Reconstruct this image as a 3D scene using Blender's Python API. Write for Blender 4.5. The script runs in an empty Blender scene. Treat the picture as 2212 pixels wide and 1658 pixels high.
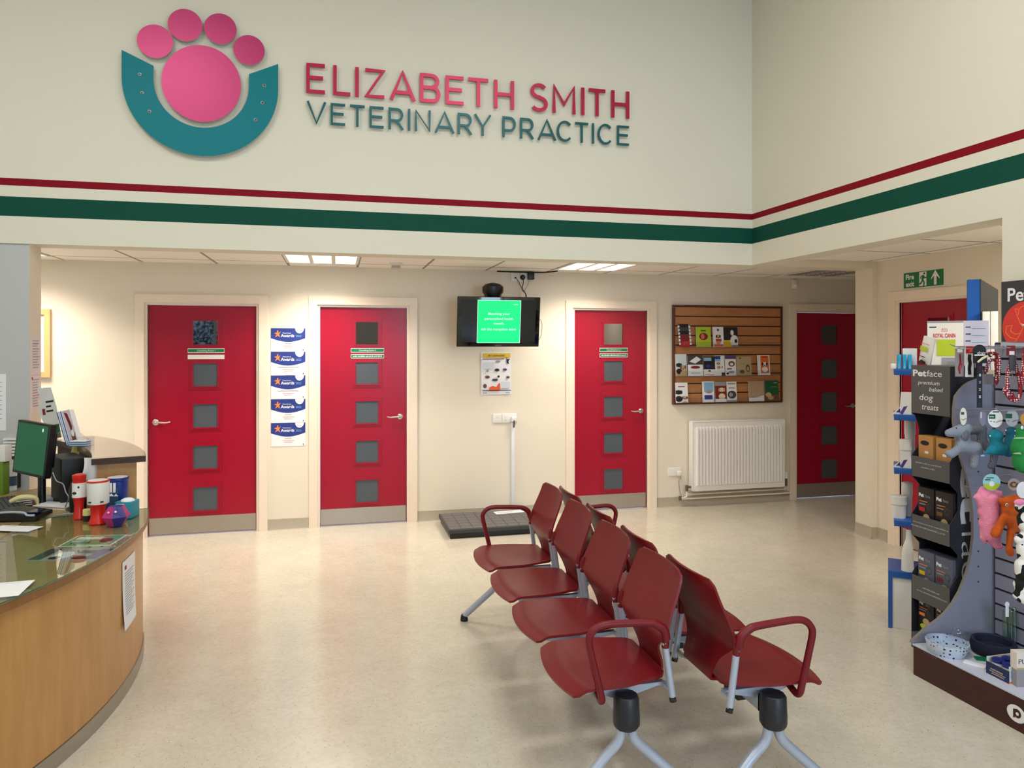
import bpy, bmesh, math, random
from mathutils import Vector, Matrix
random.seed(7)
PI = math.pi
# ------------------------------------------------------------------ camera
F, CX, HZ, YAW, CH = 1548.0, 1106.0, 743.0, math.radians(13.8), 1.66
sc = bpy.context.scene
cam_data = bpy.data.cameras.new('camera')
cam_data.sensor_width = 36.0
cam_data.lens = 36.0 * F / 2212
cam_data.shift_y = -(829 - HZ) / 2212
cam_data.clip_start = 0.05
cam = bpy.data.objects.new('camera', cam_data)
cam.location = (0, 0, CH)
cam.rotation_euler = (PI / 2, 0, -YAW)
sc.collection.objects.link(cam)
sc.camera = cam
# ------------------------------------------------------------------ world, view
w = bpy.data.worlds.new('world'); sc.world = w; w.use_nodes = True
w.node_tree.nodes['Background'].inputs[0].default_value = (0.55, 0.72, 1.0, 1)
w.node_tree.nodes['Background'].inputs[1].default_value = 1.8
vs = sc.view_settings
sc.display_settings.display_device = 'sRGB'
vs.view_transform = 'Standard'; vs.look = 'None'; vs.gamma = 1.0; vs.use_curve_mapping = False
vs.exposure = 0.0

def area(name, loc, rot, sx, sy, energy, col, spread=180):
    l = bpy.data.lights.new(name, 'AREA'); l.shape = 'RECTANGLE'; l.size = sx; l.size_y = sy
    l.energy = energy; l.color = col; l.spread = math.radians(spread)
    o = bpy.data.objects.new(name, l); o.location = loc; o.rotation_euler = rot
    sc.collection.objects.link(o); return o
# high hall lamps hanging over the waiting room, daylight in the two rear windows
WARM = (1.0, 0.905, 0.785); HALL = (1.0, 0.967, 0.917); DAY = (0.55, 0.75, 1.0)
for lx in (-1.7, 1.3):
    for ly in (-0.9, 2.4):
        area('hall_lamp', (lx, ly, 4.50), (0, 0, 0), 1.2, 0.6, 50, HALL)
area('window_daylight', (2.15, -3.06, 1.95), (PI / 2, 0, 0), 1.6, 1.7, 90, DAY)
# recessed panels in the low ceiling behind the beam (centre x, centre y, watts)
LOW_PANELS = [(-2.51, 6.13, 24), (-0.11, 6.13, 25), (2.29, 6.13, 19)]
for lx, ly, e in LOW_PANELS:
    area('panel_lamp', (lx, ly, 2.338), (0, 0, 0), 0.5, 0.5, e, WARM, 130)
area('corridor_fill', (3.9, 2.3, 2.338), (0, 0, 0), 0.5, 0.5, 34, (1.0, 0.93, 0.84))  # added fill, out of view, to brighten the corridor wall

# ------------------------------------------------------------------ pixel -> place helpers
SA, CA = math.sin(YAW), math.cos(YAW)
def ray(px, py):
    u = (px - CX) / F
    return Vector((SA + u * CA, CA - u * SA, (HZ - py) / F))
CAM = Vector((0, 0, CH))
def on_y(px, py, y): r = ray(px, py); return CAM + r * (y / r.y)
def on_x(px, py, x): r = ray(px, py); return CAM + r * (x / r.x)
def on_z(px, py, z): r = ray(px, py); return CAM + r * ((z - CH) / r.z)
def at(px, py, d): return CAM + ray(px, py) * d
def on_plane(px, py, o, n): r = ray(px, py); return CAM + r * ((o - CAM).dot(n) / r.dot(n))

# ------------------------------------------------------------------ materials
def lin(c):
    return tuple(((v / 255) / 12.92 if v / 255 <= 0.04045 else ((v / 255 + 0.055) / 1.055) ** 2.4) for v in c) + (1.0,)
MATS = {}
def mat(name, rgb, rough=0.5, metal=0.0, spec=0.5, var=0.06, scale=14, coat=0.0, emit=0, bump=0.0, bscale=80, aniso=0):
    if name in MATS: return MATS[name]
    m = bpy.data.materials.new(name); m.use_nodes = True; N = m.node_tree.nodes; L = m.node_tree.links
    b = N['Principled BSDF']
    b.inputs['Roughness'].default_value = rough; b.inputs['Metallic'].default_value = metal
    b.inputs['Specular IOR Level'].default_value = spec; b.inputs['Coat Weight'].default_value = coat
    c = lin(rgb)
    tc = N.new('ShaderNodeTexCoord')
    if var:
        nz = N.new('ShaderNodeTexNoise'); nz.inputs['Scale'].default_value = scale; nz.inputs['Detail'].default_value = 3
        L.new(tc.outputs['Object'], nz.inputs['Vector'])
        mx = N.new('ShaderNodeMix'); mx.data_type = 'RGBA'
        mx.inputs[6].default_value = tuple(v * (1 - var) for v in c[:3]) + (1,)
        mx.inputs[7].default_value = tuple(min(1, v * (1 + var)) for v in c[:3]) + (1,)
        L.new(nz.outputs['Fac'], mx.inputs[0]); L.new(mx.outputs[2], b.inputs['Base Color'])
    else:
        b.inputs['Base Color'].default_value = c
    if bump:
        n2 = N.new('ShaderNodeTexNoise'); n2.inputs['Scale'].default_value = bscale; n2.inputs['Detail'].default_value = 4
        L.new(tc.outputs['Object'], n2.inputs['Vector'])
        bp = N.new('ShaderNodeBump'); bp.inputs['Strength'].default_value = bump; bp.inputs['Distance'].default_value = 0.01
        L.new(n2.outputs['Fac'], bp.inputs['Height']); L.new(bp.outputs[0], b.inputs['Normal'])
    if emit:
        b.inputs['Emission Color'].default_value = c; b.inputs['Emission Strength'].default_value = emit
    MATS[name] = m; return m
def clear(name, tint=(1, 1, 1), f0=1.5, base=0.0, rough=0.0):
    """thin clear sheet: tinted see-through mixed with a mirror reflection by Fresnel"""
    if name in MATS: return MATS[name]
    m = bpy.data.materials.new(name); m.use_nodes = True; N = m.node_tree.nodes; L = m.node_tree.links
    N.remove(N['Principled BSDF']); o = N['Material Output']
    t = N.new('ShaderNodeBsdfTransparent'); t.inputs[0].default_value = tuple(tint) + (1,)
    g = N.new('ShaderNodeBsdfGlossy'); g.inputs['Roughness'].default_value = rough
    fr = N.new('ShaderNodeFresnel'); fr.inputs[0].default_value = f0
    ad = N.new('ShaderNodeMath'); ad.operation = 'ADD'; ad.use_clamp = True; ad.inputs[1].default_value = base
    L.new(fr.outputs[0], ad.inputs[0])
    ge = N.new('ShaderNodeNewGeometry'); fb = N.new('ShaderNodeMath'); fb.operation = 'SUBTRACT'; fb.inputs[0].default_value = 1.0
    L.new(ge.outputs['Backfacing'], fb.inputs[1]); mu = N.new('ShaderNodeMath'); mu.operation = 'MULTIPLY'
    L.new(ad.outputs[0], mu.inputs[0]); L.new(fb.outputs[0], mu.inputs[1])
    mx = N.new('ShaderNodeMixShader'); L.new(mu.outputs[0], mx.inputs[0]); L.new(t.outputs[0], mx.inputs[1]); L.new(g.outputs[0], mx.inputs[2])
    L.new(mx.outputs[0], o.inputs[0]); MATS[name] = m; return m
def nodes(name):
    m = bpy.data.materials.new(name); m.use_nodes = True; MATS[name] = m
    return m, m.node_tree.nodes, m.node_tree.links, m.node_tree.nodes['Principled BSDF']
def ramp(N, stops, interp='LINEAR'):
    r = N.new('ShaderNodeValToRGB'); r.color_ramp.interpolation = interp
    while len(r.color_ramp.elements) < len(stops): r.color_ramp.elements.new(0.5)
    for e, (p, c) in zip(r.color_ramp.elements, stops): e.position = p; e.color = c
    return r
def wood(name, c1, c2, rough=0.35, sx=3, sy=3, sz=0.35, coat=0.0, turn=0):
    if name in MATS: return MATS[name]
    m, N, L, b = nodes(name)
    tc = N.new('ShaderNodeTexCoord'); mp = N.new('ShaderNodeMapping'); mp.inputs['Scale'].default_value = (sx, sy, sz)
    L.new(tc.outputs['Object'], mp.inputs[0])
    nz = N.new('ShaderNodeTexNoise'); nz.inputs['Scale'].default_value = 9; nz.inputs['Detail'].default_value = 6; nz.inputs['Roughness'].default_value = 0.65
    L.new(mp.outputs[0], nz.inputs['Vector'])
    r = ramp(N, [(0.3, lin(c1)), (0.7, lin(c2))]); L.new(nz.outputs['Fac'], r.inputs[0]); L.new(r.outputs[0], b.inputs['Base Color'])
    b.inputs['Roughness'].default_value = rough; b.inputs['Coat Weight'].default_value = coat
    return m
# wall paint of the tall hall with its two painted stripes (bands by height on the wall)
def stripe_paint():
    m, N, L, b = nodes('striped_cream_paint')
    g = N.new('ShaderNodeNewGeometry'); s = N.new('ShaderNodeSeparateXYZ'); L.new(g.outputs['Position'], s.inputs[0])
    mr = N.new('ShaderNodeMapRange'); mr.inputs[1].default_value = 2.0; mr.inputs[2].default_value = 3.0
    L.new(s.outputs[2], mr.inputs[0])
    cr, gr, rd = lin((221, 219, 204)), lin((4, 72, 58)), lin((128, 2, 24))
    r = ramp(N, [(0, cr), (0.476, gr), (0.598, cr), (0.668, rd), (0.717, cr)], 'CONSTANT')
    L.new(mr.outputs[0], r.inputs[0])
    nz = N.new('ShaderNodeTexNoise'); nz.inputs['Scale'].default_value = 1.2
    L.new(g.outputs['Position'], nz.inputs['Vector'])
    hv = N.new('ShaderNodeHueSaturation'); m2 = N.new('ShaderNodeMapRange'); m2.inputs[3].default_value = 0.97; m2.inputs[4].default_value = 1.03
    L.new(nz.outputs['Fac'], m2.inputs[0]); L.new(m2.outputs[0], hv.inputs['Value']); L.new(r.outputs[0], hv.inputs['Color']); L.new(hv.outputs[0], b.inputs['Base Color'])
    b.inputs['Roughness'].default_value = 0.7; b.inputs['Specular IOR Level'].default_value = 0.2
    return m
def floor_vinyl():
    m, N, L, b = nodes('speckled_vinyl')
    tc = N.new('ShaderNodeTexCoord')
    n1 = N.new('ShaderNodeTexNoise'); n1.inputs['Scale'].default_value = 3.0; n1.inputs['Detail'].default_value = 8; n1.inputs['Roughness'].default_value = 0.75
    n2 = N.new('ShaderNodeTexNoise'); n2.inputs['Scale'].default_value = 55; n2.inputs['Detail'].default_value = 4
    vo = N.new('ShaderNodeTexVoronoi'); vo.inputs['Scale'].default_value = 42
    for n in (n1, n2, vo): L.new(tc.outputs['Object'], n.inputs['Vector'])
    r1 = ramp(N, [(0.35, lin((200, 193, 176))), (0.65, lin((211, 204, 188)))]); L.new(n1.outputs['Fac'], r1.inputs[0])
    r2 = ramp(N, [(0.35, (0.92, 0.91, 0.89, 1)), (0.6, (1, 1, 1, 1))]); L.new(n2.outputs['Fac'], r2.inputs[0])
    r3 = ramp(N, [(0.0, (0.42, 0.36, 0.27, 1)), (0.075, (0.5, 0.44, 0.35, 1)), (0.12, (1, 1, 1, 1))]); L.new(vo.outputs['Distance'], r3.inputs[0])
    a = N.new('ShaderNodeMix'); a.data_type = 'RGBA'; a.blend_type = 'MULTIPLY'; a.inputs[0].default_value = 1
    c = N.new('ShaderNodeMix'); c.data_type = 'RGBA'; c.blend_type = 'MULTIPLY'; c.inputs[0].default_value = 1
    L.new(r1.outputs[0], a.inputs[6]); L.new(r2.outputs[0], a.inputs[7]); L.new(a.outputs[2], c.inputs[6]); L.new(r3.outputs[0], c.inputs[7])
    L.new(c.outputs[2], b.inputs['Base Color']); b.inputs['Roughness'].default_value = 0.19; b.inputs['Specular IOR Level'].default_value = 0.5
    bp = N.new('ShaderNodeBump'); bp.inputs['Strength'].default_value = 0.08; bp.inputs['Distance'].default_value = 0.01
    n4 = N.new('ShaderNodeTexNoise'); n4.inputs['Scale'].default_value = 9; L.new(tc.outputs['Object'], n4.inputs['Vector'])
    L.new(n4.outputs['Fac'], bp.inputs['Height']); L.new(bp.outputs[0], b.inputs['Normal'])
    return m
def ceiling_tiles():
    m, N, L, b = nodes('ceiling_tiles')
    g = N.new('ShaderNodeNewGeometry'); s = N.new('ShaderNodeSeparateXYZ'); L.new(g.outputs['Position'], s.inputs[0])
    outs = []
    for i, off in ((0, 0.41), (1, -5.83)):
        ad = N.new('ShaderNodeMath'); ad.operation = 'ADD'; ad.inputs[1].default_value = off + 60 * 0.6; L.new(s.outputs[i], ad.inputs[0])
        mo = N.new('ShaderNodeMath'); mo.operation = 'MODULO'; mo.inputs[1].default_value = 0.6; L.new(ad.outputs[0], mo.inputs[0])
        a2 = N.new('ShaderNodeMath'); a2.operation = 'SUBTRACT'; a2.inputs[1].default_value = 0.3; L.new(mo.outputs[0], a2.inputs[0])
        ab = N.new('ShaderNodeMath'); ab.operation = 'ABSOLUTE'; L.new(a2.outputs[0], ab.inputs[0])
        gt = N.new('ShaderNodeMath'); gt.operation = 'GREATER_THAN'; gt.inputs[1].default_value = 0.289; L.new(ab.outputs[0], gt.inputs[0]); outs.append(gt)
    mxm = N.new('ShaderNodeMath'); mxm.operation = 'MAXIMUM'; L.new(outs[0].outputs[0], mxm.inputs[0]); L.new(outs[1].outputs[0], mxm.inputs[1])
    r = ramp(N, [(0, lin((244, 241, 236))), (0.5, lin((150, 144, 136)))], 'CONSTANT'); L.new(mxm.outputs[0], r.inputs[0]); L.new(r.outputs[0], b.inputs['Base Color'])
    nz = N.new('ShaderNodeTexNoise'); nz.inputs['Scale'].default_value = 120; L.new(g.outputs['Position'], nz.inputs['Vector'])
    bp = N.new('ShaderNodeBump'); bp.inputs['Strength'].default_value = 0.15; bp.inputs['Distance'].default_value = 0.004
    L.new(nz.outputs['Fac'], bp.inputs['Height']); L.new(bp.outputs[0], b.inputs['Normal']); b.inputs['Roughness'].default_value = 0.9
    return m
def patches(name, c1, c2, scale, thr, rough=0.95):
    m, N, L, b = nodes(name)
    tc = N.new('ShaderNodeTexCoord'); nz = N.new('ShaderNodeTexNoise'); nz.inputs['Scale'].default_value = scale; nz.inputs['Detail'].default_value = 0.5
    L.new(tc.outputs['Object'], nz.inputs['Vector'])
    r = ramp(N, [(0, lin(c1)), (thr, lin(c2))], 'CONSTANT'); L.new(nz.outputs['Fac'], r.inputs[0]); L.new(r.outputs[0], b.inputs['Base Color'])
    b.inputs['Roughness'].default_value = rough; return m
def dots(name, c1, c2, scale, rad, rough=0.6):
    m, N, L, b = nodes(name)
    tc = N.new('ShaderNodeTexCoord'); v = N.new('ShaderNodeTexVoronoi'); v.inputs['Scale'].default_value = scale; v.inputs['Randomness'].default_value = 0.35
    L.new(tc.outputs['Object'], v.inputs['Vector'])
    r = ramp(N, [(0, lin(c2)), (rad, lin(c1))], 'CONSTANT'); L.new(v.outputs['Distance'], r.inputs[0]); L.new(r.outputs[0], b.inputs['Base Color'])
    b.inputs['Roughness'].default_value = rough; return m
def cord(name, c1, c2, scale):
    m, N, L, b = nodes(name)
    tc = N.new('ShaderNodeTexCoord'); wv = N.new('ShaderNodeTexWave'); wv.inputs['Scale'].default_value = scale; wv.inputs['Distortion'].default_value = 1.5
    L.new(tc.outputs['Object'], wv.inputs['Vector'])
    r = ramp(N, [(0.2, lin(c1)), (0.7, lin(c2))]); L.new(wv.outputs['Fac'], r.inputs[0]); L.new(r.outputs[0], b.inputs['Base Color'])
    bp = N.new('ShaderNodeBump'); bp.inputs['Strength'].default_value = 0.5; bp.inputs['Distance'].default_value = 0.003
    L.new(wv.outputs['Fac'], bp.inputs['Height']); L.new(bp.outputs[0], b.inputs['Normal']); b.inputs['Roughness'].default_value = 0.95; return m

HALLP = stripe_paint(); FLOORM = floor_vinyl(); TILES = ceiling_tiles()
CREAM = mat('cream_paint', (228, 218, 201), 0.5, var=0.03, scale=1.5)
COOLP = mat('pale_grey_paint', (186, 189, 190), 0.55, var=0.02, scale=1.5)
GLOSSC = mat('cream_gloss_trim', (236, 220, 202), 0.35, var=0.02)
COVE = mat('grey_coving', (176, 166, 148), 0.35, var=0.05)
DOORR = mat('red_door_paint', (156, 0, 40), 0.3, var=0.05, scale=2.5, spec=0.4)
KICK = mat('brushed_steel', (176, 170, 162), 0.38, metal=0.85, var=0.08, scale=40)
CHROME = mat('satin_chrome', (200, 196, 190), 0.25, metal=1.0, var=0.03)
GREYP = mat('frosted_grey_pane', (78, 85, 92), 0.4, var=0.05, scale=60, spec=0.35)
DARKP = mat('dark_glass_pane', (12, 12, 14), 0.02, var=0.0, spec=0.9, coat=0.6)
WHITE = mat('white_paper', (232, 232, 236), 0.7, var=0.02)
WPLAST = mat('white_plastic', (228, 226, 222), 0.35, var=0.02)
BLACK = mat('black_plastic', (14, 14, 17), 0.35, var=0.1)
BLACKG = mat('black_gloss', (6, 7, 10), 0.08, var=0.0, coat=0.5)
DKGREY = mat('dark_grey_plastic', (58, 60, 63), 0.55, var=0.1)
GREYL = mat('printed_grey', (150, 150, 158), 0.7, var=0.0)
PINK = mat('pink_satin_metal', (178, 48, 106), 0.36, metal=0.35, var=0.02)
TEAL = mat('teal_satin_metal', (0, 120, 132), 0.5, metal=0.1, var=0.02, spec=0.25)
MAGL = mat('raspberry_letter', (178, 26, 70), 0.36, metal=0.3, var=0.02)
TEALL = mat('dark_teal_letter', (0, 90, 98), 0.4, metal=0.2, var=0.02)
EDGE = mat('brushed_letter_edge', (190, 186, 178), 0.4, metal=0.3, var=0.02)
GREEN = mat('sign_green', (0, 112, 66), 0.45, var=0.02)
NAVY = mat('print_navy', (32, 52, 132), 0.5, var=0.08, scale=20)
ORANGE = mat('print_orange', (240, 130, 60), 0.6, var=0.03)
RED = mat('print_red', (196, 30, 40), 0.6, var=0.03)
BLUE = mat('print_blue', (10, 88, 170), 0.5, var=0.03)
SKY = mat('print_sky', (130, 180, 220), 0.6, var=0.05)
LIME = mat('print_lime', (176, 200, 40), 0.6, var=0.05)
YEL = mat('print_yellow', (222, 184, 40), 0.6, var=0.03)
BROWN = mat('print_brown', (110, 72, 44), 0.6, var=0.2, scale=60)
TAN = mat('print_tan', (186, 160, 120), 0.6, var=0.1, scale=60)
PURP = mat('print_purple', (86, 58, 124), 0.6, var=0.05)
DGREEN = mat('print_dark_green', (10, 82, 52), 0.6, var=0.05)
MARO = mat('print_maroon', (120, 24, 34), 0.6, var=0.08)
INK = mat('print_black', (22, 20, 24), 0.6, var=0.0)
CLEAR = clear('clear_acrylic', (0.93, 0.95, 0.97), 1.3, 0.02, 0.02)

# ------------------------------------------------------------------ geometry builder
def frame(o, x, y, z):
    M = Matrix.Identity(4)
    for i, v in enumerate((x, y, z)):
        for k in range(3): M[k][i] = v[k]
    for k in range(3): M[k][3] = o[k]
    return M
def wall_back(o): return frame(o, (1, 0, 0), (0, 0, 1), (0, -1, 0))     # faces the camera
def wall_side(o): return frame(o, (0, -1, 0), (0, 0, 1), (-1, 0, 0))    # faces the room from the right
FACE = lambda o: frame(o, (CA, -SA, 0), (0, 0, 1), (-SA, -CA, 0))        # turned towards the entrance
def rotz(o, a): return Matrix.Translation(o) @ Matrix.Rotation(a, 4, 'Z')
_txt = {}
def text_mesh(s, off):
    k = (s, off)
    if k not in _txt:
        c = bpy.data.curves.new('t', 'FONT'); c.body = s; c.size = 1.0; c.offset = off; c.resolution_u = 3; c.fill_mode = 'FRONT'
        o = bpy.data.objects.new('t', c); sc.collection.objects.link(o)
        dg = bpy.context.evaluated_depsgraph_get(); me = bpy.data.meshes.new_from_object(o.evaluated_get(dg))
        vs_ = [v.co.copy() for v in me.vertices]; fs = [tuple(p.vertices) for p in me.polygons]
        bpy.data.objects.remove(o); bpy.data.curves.remove(c); bpy.data.meshes.remove(me)
        x0 = min([v.x for v in vs_] or [0]); x1 = max([v.x for v in vs_] or [1])
        _txt[k] = (vs_, fs, x0, x1)
    return _txt[k]
class G:
    def __init__(s): s.v = []; s.f = []; s.m = []; s.mats = []
    def mi(s, m):
        if m not in s.mats: s.mats.append(m)
        return s.mats.index(m)
    def add(s, vs_, fs, m, M=None):
        k = len(s.v); i = s.mi(m)
        s.v += [(M @ Vector(v)) if M else Vector(v) for v in vs_]
        s.f += [tuple(k + a for a in f) for f in fs]; s.m += [i] * len(fs); return s
    def box(s, x0, x1, y0, y1, z0, z1, m, M=None, bev=0.0):
        if x0 > x1: x0, x1 = x1, x0
        if y0 > y1: y0, y1 = y1, y0
        if z0 > z1: z0, z1 = z1, z0
        if bev:
            bm = bmesh.new(); bmesh.ops.create_cube(bm, size=1)
            for v in bm.verts: v.co = Vector(((x0 + x1) / 2 + v.co.x * (x1 - x0), (y0 + y1) / 2 + v.co.y * (y1 - y0), (z0 + z1) / 2 + v.co.z * (z1 - z0)))
            bmesh.ops.bevel(bm, geom=list(bm.edges), offset=bev, segments=3, profile=0.5, affect='EDGES')
            bm.verts.index_update(); r = s.add([v.co.copy() for v in bm.verts], [tuple(v.index for v in f.verts) for f in bm.faces], m, M); bm.free(); return r
        vs_ = [(x, y, z) for x in (x0, x1) for y in (y0, y1) for z in (z0, z1)]
        return s.add(vs_, [(0, 1, 3, 2), (4, 6, 7, 5), (0, 4, 5, 1), (2, 3, 7, 6), (0, 2, 6, 4), (1, 5, 7, 3)], m, M)
    def prism(s, pts, z0, z1, m, M=None, side=None):
        n = len(pts); a = sum(pts[i][0] * pts[(i + 1) % n][1] - pts[(i + 1) % n][0] * pts[i][1] for i in range(n))
        if a < 0: pts = pts[::-1]
        vs_ = [(p[0], p[1], z0) for p in pts] + [(p[0], p[1], z1) for p in pts]
        s.add(vs_, [tuple(range(n, 2 * n))], m, M)
        s.add(vs_, [tuple(range(n - 1, -1, -1))] + [(i, (i + 1) % n, n + (i + 1) % n, n + i) for i in range(n)], side or m, M); return s
    def disc(s, x, y, rx, ry, z0, z1, m, M=None, side=None, n=32):
        return s.prism([(x + rx * math.cos(2 * PI * i / n), y + ry * math.sin(2 * PI * i / n)) for i in range(n)], z0, z1, m, M, side)
    def stroke(s, pts, wd, z0, z1, m, M=None, closed=False, side=None):
        """ribbon of constant width along a 2D polyline, mitred"""
        P = [Vector(p) for p in pts]; P = [p for i, p in enumerate(P) if i == 0 or (p - P[i - 1]).length > 1e-5]; n = len(P); L_, R_ = [], []
        for i in range(n):
            a = P[i - 1] if (i > 0 or closed) else None; c = P[(i + 1) % n] if (i < n - 1 or closed) else None
            d1 = (P[i] - a).normalized() if a is not None else None; d2 = (c - P[i]).normalized() if c is not None else None
            d = (d1 + d2) if (d1 is not None and d2 is not None) else (d1 or d2)
            if d.length < 1e-6: d = d1
            d = d.normalized(); nn = Vector((-d.y, d.x)); k = 1.0
            if d1 is not None and d2 is not None:
                q = nn.dot(Vector((-d1.y, d1.x))); k = 1 / max(q, 0.75)
            L_.append(P[i] + nn * wd / 2 * k); R_.append(P[i] - nn * wd / 2 * k)
        vs_ = [(p.x, p.y, z) for z in (z0, z1) for p in L_ + R_]; o = 2 * n; fs, sd = [], []
        for i in range(n if closed else n - 1):
            j = (i + 1) % n
            fs.append((o + i, o + n + i, o + n + j, o + j)); sd += [(i, j, n + j, n + i), (i, o + i, o + j, j), (n + i, n + j, o + n + j, o + n + i)]
        if not closed: sd += [(0, n, o + n, o), (n - 1, o + n - 1, o + 2 * n - 1, 2 * n - 1)]
        s.add(vs_, fs, m, M); s.add(vs_, sd, side or m, M); return s
    def tube(s, pts, r, m, seg=10, M=None, closed=False, sq=1.0, soft=True):
        P = [Vector(p) for p in pts]; n = len(P); rs = list(r) if isinstance(r, (list, tuple)) else [r] * n; T = []
        if n >= 4 and soft and not closed:      # round the bends
            Q, qr = [], []
            for i in range(n - 1):
                p0, p1, p2, p3 = P[max(i - 1, 0)], P[i], P[i + 1], P[min(i + 2, n - 1)]
                for j in range(4):
                    u = j / 4; Q.append(0.5 * (2 * p1 + (p2 - p0) * u + (2 * p0 - 5 * p1 + 4 * p2 - p3) * u * u + (3 * p1 - p0 - 3 * p2 + p3) * u ** 3)); qr.append(rs[i] + (rs[i + 1] - rs[i]) * u)
            P, rs = Q + [P[-1]], qr + [rs[-1]]; n = len(P)
        for i in range(n):
            a = P[i - 1] if (i or closed) else P[0]; c = P[(i + 1) % n] if (i < n - 1 or closed) else P[-1]
            T.append((c - a).normalized() if (c - a).length > 1e-9 else Vector((0, 0, 1)))
        u = T[0].cross(Vector((0, 0, 1)))
        if u.length < 0.05: u = T[0].cross(Vector((0, 1, 0)))
        u.normalize(); vs_ = []
        for i in range(n):
            u = (u - T[i] * u.dot(T[i])).normalized(); v = T[i].cross(u)
            vs_ += [P[i] + (u * math.cos(2 * PI * k / seg) * sq + v * math.sin(2 * PI * k / seg)) * rs[i] for k in range(seg)]
        fs = []
        for i in range(n if closed else n - 1):
            a, b_ = i * seg, ((i + 1) % n) * seg
            fs += [(a + k, a + (k + 1) % seg, b_ + (k + 1) % seg, b_ + k) for k in range(seg)]
        if not closed: fs += [tuple(range(seg - 1, -1, -1)), tuple(range((n - 1) * seg, n * seg))]
        return s.add(vs_, fs, m, M)
    def lathe(s, prof, m, M=None, seg=28, sx=1, sy=1):
        vs_, fs = [], []; n = len(prof)
        for (r, z) in prof: vs_ += [(max(r, 1e-5) * sx * math.cos(2 * PI * k / seg), max(r, 1e-5) * sy * math.sin(2 * PI * k / seg), z) for k in range(seg)]
        for i in range(n - 1): fs += [(i * seg + k, i * seg + (k + 1) % seg, (i + 1) * seg + (k + 1) % seg, (i + 1) * seg + k) for k in range(seg)]
        fs += [tuple(range(seg - 1, -1, -1)), tuple(range((n - 1) * seg, n * seg))]
        return s.add(vs_, fs, m, M)
    def ball(s, c, r, m, M=None, seg=16, R=None):
        rx, ry, rz = r if isinstance(r, (tuple, list)) else (r, r, r); nr = seg // 2; vs_, fs = [], []
        for i in range(nr + 1):
            th = PI * i / nr
            for k in range(seg):
                p = Vector((rx * math.sin(th) * math.cos(2 * PI * k / seg), ry * math.sin(th) * math.sin(2 * PI * k / seg), rz * math.cos(th)))
                if i in (0, nr): p += Vector((1e-5 * math.cos(2 * PI * k / seg), 1e-5 * math.sin(2 * PI * k / seg), 0))
                if R: p = R @ p
                vs_.append(p + Vector(c))
        for i in range(nr): fs += [(i * seg + k, (i + 1) * seg + k, (i + 1) * seg + (k + 1) % seg, i * seg + (k + 1) % seg) for k in range(seg)]
        fs += [tuple(range(seg)), tuple(range(nr * seg + seg - 1, nr * seg - 1, -1))]
        return s.add(vs_, fs, m, M)
    def ring(s, cx, cy, r0, r1, a0, a1, z0, z1, m, n=40, side=None):
        """arc-shaped slab (angles in degrees)"""
        A = [math.radians(a0 + (a1 - a0) * i / n) for i in range(n + 1)]
        def fan(a, r, z): return (cx + r * math.cos(a), cy + r * math.sin(a), z)
        vs_ = []
        for a in A: vs_ += [fan(a, r0, z0), fan(a, r1, z0), fan(a, r1, z1), fan(a, r0, z1)]
        top, sd = [], [(3, 2, 1, 0), (4 * n, 4 * n + 1, 4 * n + 2, 4 * n + 3)]
        for i in range(n):
            b_ = 4 * i; top += [(b_ + 3, b_ + 2, b_ + 6, b_ + 7), (b_, b_ + 4, b_ + 5, b_ + 1)]; sd += [(b_ + 1, b_ + 5, b_ + 6, b_ + 2), (b_, b_ + 3, b_ + 7, b_ + 4)]
        s.add(vs_, top, m); s.add(vs_, sd, side or m); return s
    def sheet(s, fn, nu, nv, th, m, M=None):
        """thick sheet from fn(u,v)->point, thickness along the surface normal"""
        P = [[Vector(fn(i / nu, j / nv)) for j in range(nv + 1)] for i in range(nu + 1)]
        def nrm(i, j):
            a = P[min(i + 1, nu)][j] - P[max(i - 1, 0)][j]; b_ = P[i][min(j + 1, nv)] - P[i][max(j - 1, 0)]
            c = a.cross(b_); return c.normalized() if c.length > 1e-12 else Vector((0, 0, 1))
        top = [P[i][j] + nrm(i, j) * th / 2 for i in range(nu + 1) for j in range(nv + 1)]
        bot = [P[i][j] - nrm(i, j) * th / 2 for i in range(nu + 1) for j in range(nv + 1)]
        o = len(top); ix = lambda i, j: i * (nv + 1) + j; fs = []
        for i in range(nu):
            for j in range(nv): fs += [(ix(i, j), ix(i + 1, j), ix(i + 1, j + 1), ix(i, j + 1)), (o + ix(i, j), o + ix(i, j + 1), o + ix(i + 1, j + 1), o + ix(i + 1, j))]
        for i in range(nu): fs += [(ix(i, 0), o + ix(i, 0), o + ix(i + 1, 0), ix(i + 1, 0)), (ix(i, nv), ix(i + 1, nv), o + ix(i + 1, nv), o + ix(i, nv))]
        for j in range(nv): fs += [(ix(0, j), ix(0, j + 1), o + ix(0, j + 1), o + ix(0, j)), (ix(nu, j), o + ix(nu, j), o + ix(nu, j + 1), ix(nu, j + 1))]
        return s.add(top + bot, fs, m, M)
    def text(s, t, x, y, h, m, M=None, z=0.0, al='c', bold=0.0, wmax=None, lean=0.0, wid=None):
        V, Fs, x0, x1 = text_mesh(t, bold); k = h / 0.73; kx = k
        if wid: kx = wid / (x1 - x0)
        elif wmax and (x1 - x0) * k > wmax: kx = wmax / (x1 - x0)
        sh = {'c': -(x0 + x1) / 2 * kx, 'l': -x0 * kx, 'r': -x1 * kx}[al]
        return s.add([(x + sh + v.x * kx + lean * v.y * k, y + v.y * k, z) for v in V], Fs, m, M)
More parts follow.
